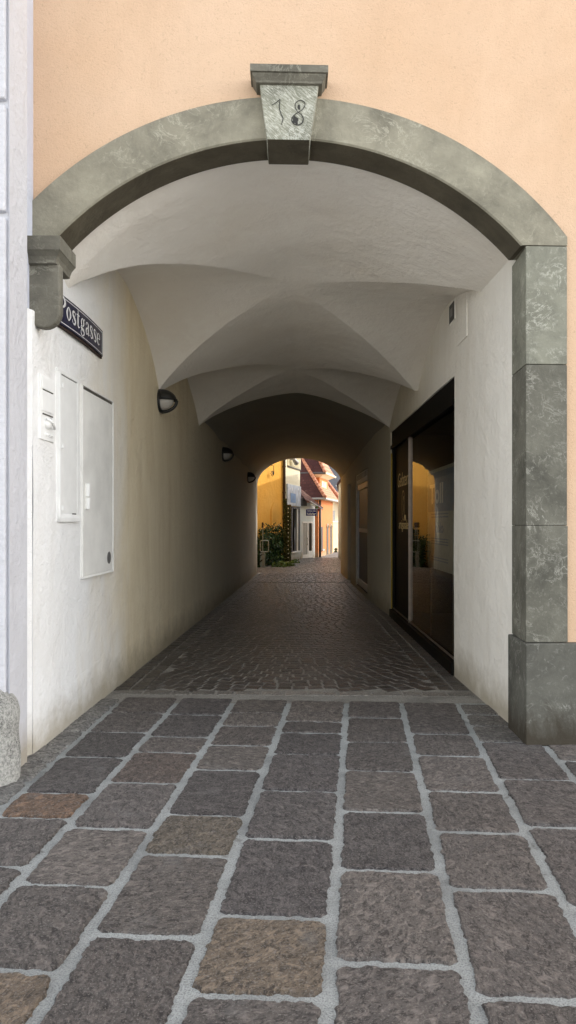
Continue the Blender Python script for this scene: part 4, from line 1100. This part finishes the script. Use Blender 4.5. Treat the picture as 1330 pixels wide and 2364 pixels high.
HS = Fr((xat(707, 28.4), 28.4), (1, .12)); hw = xat(731, 28.4) - xat(707, 28.4); hz0, hz1 = zat(1190.5, 28.4), zat(1176, 28.4)
hs = thing('hanging_sign', 'small navy blue hanging sign with two lines of white lettering above the pale shop door', 'sign', HS.P(hw / 2, 0, hz0))
m_ = MB(); m_.box(HS, 0, hw, -.06, .0, hz0, hz1); m_.build('board', 'signnavy', hs, bevel=.004)
m_ = MB(); m_.box(HS, hw, hw + .035, -.05, -.005, hz0 - .02, hz1 + .02); m_.tube([HS.P(.05, -.03, hz1), HS.P(hw + .1, -.03, hz1 + .03)], .012, 6); m_.build('bracket', 'alu', hs)
text_part('lettering', 'TOTAL INN', .085, HS, hw / 2, .001, hz0 + .155, 'posterwhite', hs, sx=.75, bold=.001)
text_part('lettering', 'Kellerbar', .125, HS, hw / 2, .001, hz0 + .035, 'posterwhite', hs, sx=.75, bold=.002)
hb = thing('hanging_flowers', 'green ball of leaves with drooping red flowers hanging at the eave corner', 'hanging plant', (xat(732, 28.8), 28.8, zat(1172, 28.8)))
m_ = MB(); c = Vector((xat(731.5, 28.8), 28.8, zat(1172, 28.8)))
for i in range(240):
    d = Vector((random.gauss(0, 1), random.gauss(0, 1), random.gauss(0, 1))).normalized(); leaf(m_, c + d * .075 * random.random() ** .4, .045, d)
m_.build('foliage', 'weed', hb)
m_ = MB(); c2 = Vector((xat(735.5, 28.8), 28.83, zat(1172, 28.8))); c3 = Vector((xat(730, 28.8), 28.83, zat(1187, 28.8)))
for i in range(150):
    f = random.random(); p = c2.lerp(c3, f) + Vector((random.gauss(0, .03), random.gauss(0, .03), random.gauss(0, .03))) * (1 - .6 * f); leaf(m_, p, .06)
m_.build('petals', 'red', hb)
m_ = MB(); m_.tube([c, c + Vector((.03, .03, .35))], .006, 5); m_.build('hook', 'darkmetal', hb)

# orange house: corner, hipped tile roof, dormer
OF = frame(735, 30.3, 768.5, 34.2); o0, o1 = 0, OF.sx(768.5)
oh = thing('orange_house', 'orange rendered house with steep red tiled hip roof and dormer', 'house', OF.P(0, 0, 0))
ze = zat(1150, 30.6)
cor = OF.P(0, 0, 0); endd = Vector((-1, .30, 0)).normalized()
m_ = MB(); A = cor; B = cor + endd * 4; C = B + OF.t * 6; Dd = A + OF.t * o1
m_.hexa([A, B, C, Dd] + [p + Vector((0, 0, ze)) for p in (A, B, C, Dd)]); m_.build('wall', 'orangewall', oh)
up = Vector((0, 0, 1))
ov = .24
ec = cor + (OF.n - endd.cross(up) * 0) * ov + Vector((.04, -.22, 0)) + up * ze
en = Vector((endd.y, -endd.x, 0)); en = en if en.y < 0 else -en
ea = cor + endd * 4.2 + en * ov + up * ze                      # far left eave end
eb = cor + OF.t * (o1 + .3) + OF.n * ov + up * ze               # far right eave end
hipdir = (endd + OF.t).normalized()
ridge = ec + hipdir * 3.1 + up * 2.95
ridge_r = eb - OF.n * 2.1 + up * 2.95
m_ = MB()
m_.poly([ea, ec, ridge, ea + hipdir * 2.0 + up * 2.95], uv=[(0, 0), (4.3, 0), (2.6, 3.6), (0.6, 3.6)])
m_.curm = 1
m_.quad(ec, eb, ridge_r, ridge, uv=[(0, 0), (4.4, 0), (4.4, 3.6), (1.6, 3.6)])
rfo = m_.build('roof', ['tile', 'tile_sun'], oh)
m_ = MB(); N = 22
for i in range(N):
    p, q = ec.lerp(ridge, i / N), ec.lerp(ridge, (i + 1.12) / N); m_.tube([p + up * .03, q + up * .015], [.085, .062], 8)
m_.build('hip_tiles', 'hiptile', rfo, smooth=True)
m_ = MB(); m_.tube([ec + en * .02 - up * .04, ec + endd * 1.4 + en * .02 - up * .04], .045, 8); m_.tube([ec - up * .04, eb - up * .04], .045, 8); m_.build('gutter', 'alu', oh)
m_ = MB(); m_.poly([ec - up * .03, ea - up * .03, ea - en * ov - up * .06, cor + up * (ze - .06)]); m_.poly([ec - up * .03, cor + up * (ze - .06), eb - OF.n * ov - up * .06, eb - up * .03]); m_.build('eave_soffit', 'creamwall', oh)
m_ = MB(); m_.tube([OF.P(-.03, .08, 0), OF.P(-.03, .08, ze - .1)], .05, 8); m_.build('drainpipe', 'pipe', oh, smooth=True)
# openings on the street front
def opening(px0, px1, py0, py1, name, mat, parent, sill=None, arch=False, surround=None):
    a, b = OF.sx(px0), OF.sx(px1); D = OF.D((a + b) / 2); z0_, z1_ = max(.02, zat(py1, D)), zat(py0, D)
    m = MB()
    if arch:
        r_ = (b - a) / 2; pts = [(a, z0_), (b, z0_)] + [(lerp(a, b, .5) + r_ * math.cos(q), z1_ - r_*.35 + r_ * .35 * math.sin(q) ) for q in [i * math.pi / 10 for i in range(11)]]
        m.prism(OF, pts, .002, .016)
    else: m.box(OF, a, b, .002, .025, z0_, z1_)
    o = m.build(name, mat, parent)
    if surround:
        m = MB(); t_ = .06
        m.box(OF, a - t_ * 1.1, a, .002, .022, z0_, z1_); m.box(OF, b, b + t_ * 1.1, .002, .022, z0_, z1_)
        r_ = (b - a) / 2
        if arch: m.tube([OF.P(lerp(a, b, .5) + (r_ + t_) * math.cos(q), .0, z1_ - r_*.35 + (r_*.35 + t_) * math.sin(q)) for q in [i * math.pi / 10 for i in range(11)]], .06, 6)
        m.build('surround', surround, o)
    if sill:
        m = MB(); m.box(OF, a - .05, b + .05, .0, .10, z0_ - .06, z0_); m.build('sill', sill, o)
    return o
opening(736.2, 739.3, 1216, 1288, 'door', 'wood', oh)
opening(740.6, 744.2, 1216, 1268, 'window', 'darkdoor', oh, sill='alu')
opening(754, 757.3, 1214, 1283, 'archway', 'darkdoor', oh, arch=True, surround='surround')
opening(762, 765.3, 1214, 1281, 'archway', 'darkdoor', oh, arch=True, surround='surround')
# dormer
DM = frame(738, 31.3, 757.5, 33.6); dl = DM.sx(757.5); dz0, dz1 = zat(1146, 31.5), zat(1100, 31.5)
m_ = MB(); m_.prism(DM, [(0, dz0), (dl, dz0), (dl, dz1), (0, dz1)], -2.4, 0); dmo = m_.build('dormer', 'orangewall', oh)
w0, w1 = DM.sx(741.5), DM.sx(752.5); wz0, wz1 = zat(1141, 32), zat(1111, 32)
m_ = MB(); m_.box(DM, w0, w1, .004, .02, wz0, wz1); m_.build('dormer_window', 'curtain', dmo)
m_ = MB(); m_.box(DM, w0 - .02, w0 + .04, .0, .04, wz0, wz1); m_.box(DM, lerp(w0, w1, .5) - .03, lerp(w0, w1, .5) + .03, .0, .035, wz0, wz1); m_.box(DM, w1 - .04, w1 + .02, .0, .04, wz0, wz1); m_.box(DM, w0 - .04, w1 + .04, .0, .06, wz0 - .06, wz0); m_.build('window_frame', 'creamwall', dmo)
ez = zat(1093, 31.2); oo = .30
K = [DM.P(-oo, oo, ez), DM.P(dl + oo, oo, ez), DM.P(dl + oo, -2.4, ez), DM.P(-oo, -2.4, ez)]
rh = 2.3
K1, K2 = DM.P(dl * .5 - .2, -.95, ez + rh), DM.P(dl * .5 - .2, -3.6, ez + rh)
m_ = MB(); m_.curm = 1; m_.quad(K[0], K[1], K1 + Vector((.01, 0, 0)), K1, uv=[(0, 0), (3, 0), (1.4, 1.8), (1.3, 1.8)])
m_.curm = 0; m_.quad(K[3], K[0], K1, K2, uv=[(0, 0), (2.8, 0), (2.0, 1.8), (0, 1.8)]); m_.quad(K[1], K[2], K2, K1, uv=[(0, 0), (2.8, 0), (2.8, 1.8), (.8, 1.8)])
m_.build('dormer_roof', ['tile', 'tile_sun'], dmo)
m_ = MB()
for i in range(12):
    p, q = K[0].lerp(K1, i / 12), K[0].lerp(K1, (i + 1.12) / 12); m_.tube([p + up * .03, q + up * .015], [.08, .06], 8)
m_.build('hip_tiles', 'hiptile', dmo, smooth=True)
m_ = MB(); m_.tube([K[3], K[0]], .05, 8); m_.build('dormer_gutter', 'slate', dmo)
m_ = MB(); m_.tube([K[0], K[1]], .05, 8); m_.poly([K[0] - up*.02, DM.P(0, .002, dz1 - .05), DM.P(dl, .002, dz1 - .05), K[1] - up*.02]); m_.poly([K[3] - up*.02, DM.P(-.002, -2.4, dz1 - .05), DM.P(-.002, 0, dz1 - .05), K[0] - up*.02]); m_.build('cornice', 'creamwall', dmo)

# cream house with verge roof, rubble wall, far roofs
CF = Fr((xat(757, 37), 37), (1, .55)); c0, c1_ = 0, 2.4
ch = thing('cream_house', 'cream rendered house with an orange tiled sloping verge behind the orange house', 'house', CF.P(.8, 0, 0))
zA, zB = zat(1122, 37), zat(1170, 37.6)
sA, sB = CF.sx(757), CF.sx(788)
m_ = MB(); m_.prism(CF, [(-1.5, 1.2), (3.2, 1.2), (3.2, 1.6), (sB + .05, zB - .1), (sA, zA), (-1.5, zA + 1.2)], -2.5, 0); m_.build('wall', 'creamwall', ch)
m_ = MB()
a, b = CF.P(sA - .3, .25, zA + .28), CF.P(sB + .25, .25, zB - .16)
m_.quad(a - up*.16, b - up*.16, b, a); m_.quad(a, b, b - CF.n * 2.6, a - CF.n * 2.6, uv=[(0, 0), (1.5, 0), (1.5, 2.5), (0, 2.5)]); m_.quad(a - up*.16 - CF.n*.25, b - up*.16 - CF.n*.25, b - up*.16, a - up*.16); m_.build('roof', 'tile_sun', ch)
m_ = MB()
for i in range(9):
    p, q = a.lerp(b, i / 9), a.lerp(b, (i + 1.1) / 9); m_.tube([p + up * .05, q + up * .03], [.085, .07], 8)
m_.build('verge_tiles', 'hiptile', ch, smooth=True)
m_ = MB(); q_ = CF.sx(768.5); m_.box(CF, q_ - .06, q_ + .10, .0, .06, zat(1204, 37.3), zat(1179, 37.3)); m_.build('shutter', 'alu', ch)
m_ = MB(); cc = CF.sx(777)
m_.tube([CF.P(cc + .28 * math.cos(q), .06, zat(1166, 37.5) + .22 * math.sin(q)) for q in [i * math.pi / 10 for i in range(4, 11)]], .03, 6); m_.build('hood_mould', 'stonewall', ch)
WF = frame(766, 35.2, 800, 36.6)
m_ = MB(); m_.box(WF, 0, WF.len, -.5, 0, 0, zat(1206, 35.6)); wlo = thing('rubble_wall', 'sunlit pale rubble stone wall at the end of the street', 'wall', WF.P(.4, 0, 0)); m_.build('masonry', 'stonewall', wlo)
m_ = MB(); m_.box(WF, 0, WF.len, -.55, .04, zat(1206, 35.6), zat(1203, 35.6)); m_.build('coping', 'alu', wlo)
m_ = MB()
for i in range(160): leaf(m_, WF.P(.12 + random.gauss(0, .06), .12 + random.random() * .1, random.random() ** 1.5 * .22), .06)
m_.build('small_bush', 'leaf2', loc=WF.P(.12, .15, 0), label='tiny olive green bush at the foot of the rubble wall', cat='bush')
fr_ = thing('slate_roofed_house', 'dark grey slate roof of a house far behind the cream house', 'house', (xat(780, 52), 52, 0))
FF = Fr((xat(755, 52), 52), (1, 0))
m_ = MB(); m_.quad(FF.P(-3, 0, 3.0), FF.P(6.5, 0, 3.0), FF.P(6.5, -4.4, 8.4), FF.P(-3, -4.4, 8.4)); m_.build('roof', 'slate', fr_)
m_ = MB(); m_.box(FF, -3, 6.5, -4.4, -.1, 0, 3.0); m_.build('wall', 'creamwall', fr_)
for i in range(5):
    m_ = MB(); m_.box(FF, .5 + i * .2, .58 + i * .2, -1.02, -.9, 4.0 + .12 * (i % 2), 4.12 + .12 * (i % 2)); m_.build('snow_guard', 'alu', fr_)

# house on the right side of the street (only its eave shows past the opening)
rh_ = thing('right_street_house', 'house on the right of the street whose brown eave end shows at the opening edge', 'house', (2.3, 26, 0))
RH = Fr.span((2.12, 30.2), (1.86, 21.4))
m_ = MB(); m_.box(RH, 0, 8.7, -5, 0, 0, 3.05); m_.build('wall', 'creamwall', rh_)
m_ = MB(); m_.sprism(RH, [(-.1, 3.05), (.06, 3.05), (.06, 3.13), (-2.6, 5.7), (-2.6, 5.6), (-.1, 3.12)], .2, 8.8); m_.build('roof', 'tile', rh_)  # unseen upper slope, raised to shade the yellow wall
m_ = MB(); m_.sprism(RH, [(-.02, 2.78), (.02, 2.78), (.075, 3.04), (-.02, 3.04)], .3, .42); m_.build('eave_bracket', 'wood', rh_)

hl = MB()
hl.grid(lambda u, v: (lerp(-160, 160, u), 170 + 60 * v, (18 + 14 * math.sin(u * 7) + 8 * math.sin(u * 17)) * v - 1), 40, 4)
hl.build('hills', 'mountgreen', kind='structure', smooth=True)

# ------------------------------------------------------------------ light, sky, camera
SUN_EL, SUN_AZ = 27.0, 74.0                           # azimuth measured from +Y towards +X
sd = Vector((math.sin(R(SUN_AZ)) * math.cos(R(SUN_EL)), math.cos(R(SUN_AZ)) * math.cos(R(SUN_EL)), math.sin(R(SUN_EL))))
sl = bpy.data.lights.new('sun', 'SUN'); sl.energy = 2.3; sl.angle = R(.6); sl.color = (1, .93, .82)
so = bpy.data.objects.new('sun', sl); COL.objects.link(so); so.rotation_euler = (-sd).to_track_quat('-Z', 'Y').to_euler(); so.location = (10, 10, 20)
wd_ = bpy.data.worlds.new('World'); scene.world = wd_; wd_.use_nodes = True
nt = wd_.node_tree; bg = nt.nodes['Background']
sk = nt.nodes.new('ShaderNodeTexSky'); sk.sky_type = 'NISHITA'; sk.sun_disc = False; sk.sun_elevation = R(SUN_EL); sk.sun_rotation = R(SUN_AZ)
hsv = nt.nodes.new('ShaderNodeHueSaturation'); hsv.inputs['Saturation'].default_value = .30
mxw = nt.nodes.new('ShaderNodeMix'); mxw.data_type = 'RGBA'; mxw.blend_type = 'MULTIPLY'; mxw.inputs[0].default_value = 1; mxw.inputs[7].default_value = (1.0, .96, .92, 1)
nt.links.new(sk.outputs[0], hsv.inputs['Color']); nt.links.new(hsv.outputs[0], mxw.inputs[6]); nt.links.new(mxw.outputs[2], bg.inputs['Color'])
bg.inputs['Strength'].default_value = .62

cam = bpy.data.cameras.new('camera'); co = bpy.data.objects.new('camera', cam); COL.objects.link(co); scene.camera = co
co.location = (0, 0, EYE); co.rotation_euler = (R(90), 0, 0)
cam.sensor_fit = 'VERTICAL'; cam.sensor_height = 36; cam.lens = 36 * FPX / 2364; cam.shift_y = (HY - 1182) / 2364
cam.clip_start = .05; cam.clip_end = 1000
scene.view_settings.view_transform = 'Standard'; scene.view_settings.look = 'None'; scene.view_settings.exposure = 0; scene.view_settings.gamma = 1
cy = scene.cycles; cy.max_bounces = 14; cy.diffuse_bounces = 8; cy.glossy_bounces = 4; cy.transparent_max_bounces = 8
cy.use_denoising = True; cy.sample_clamp_indirect = 6
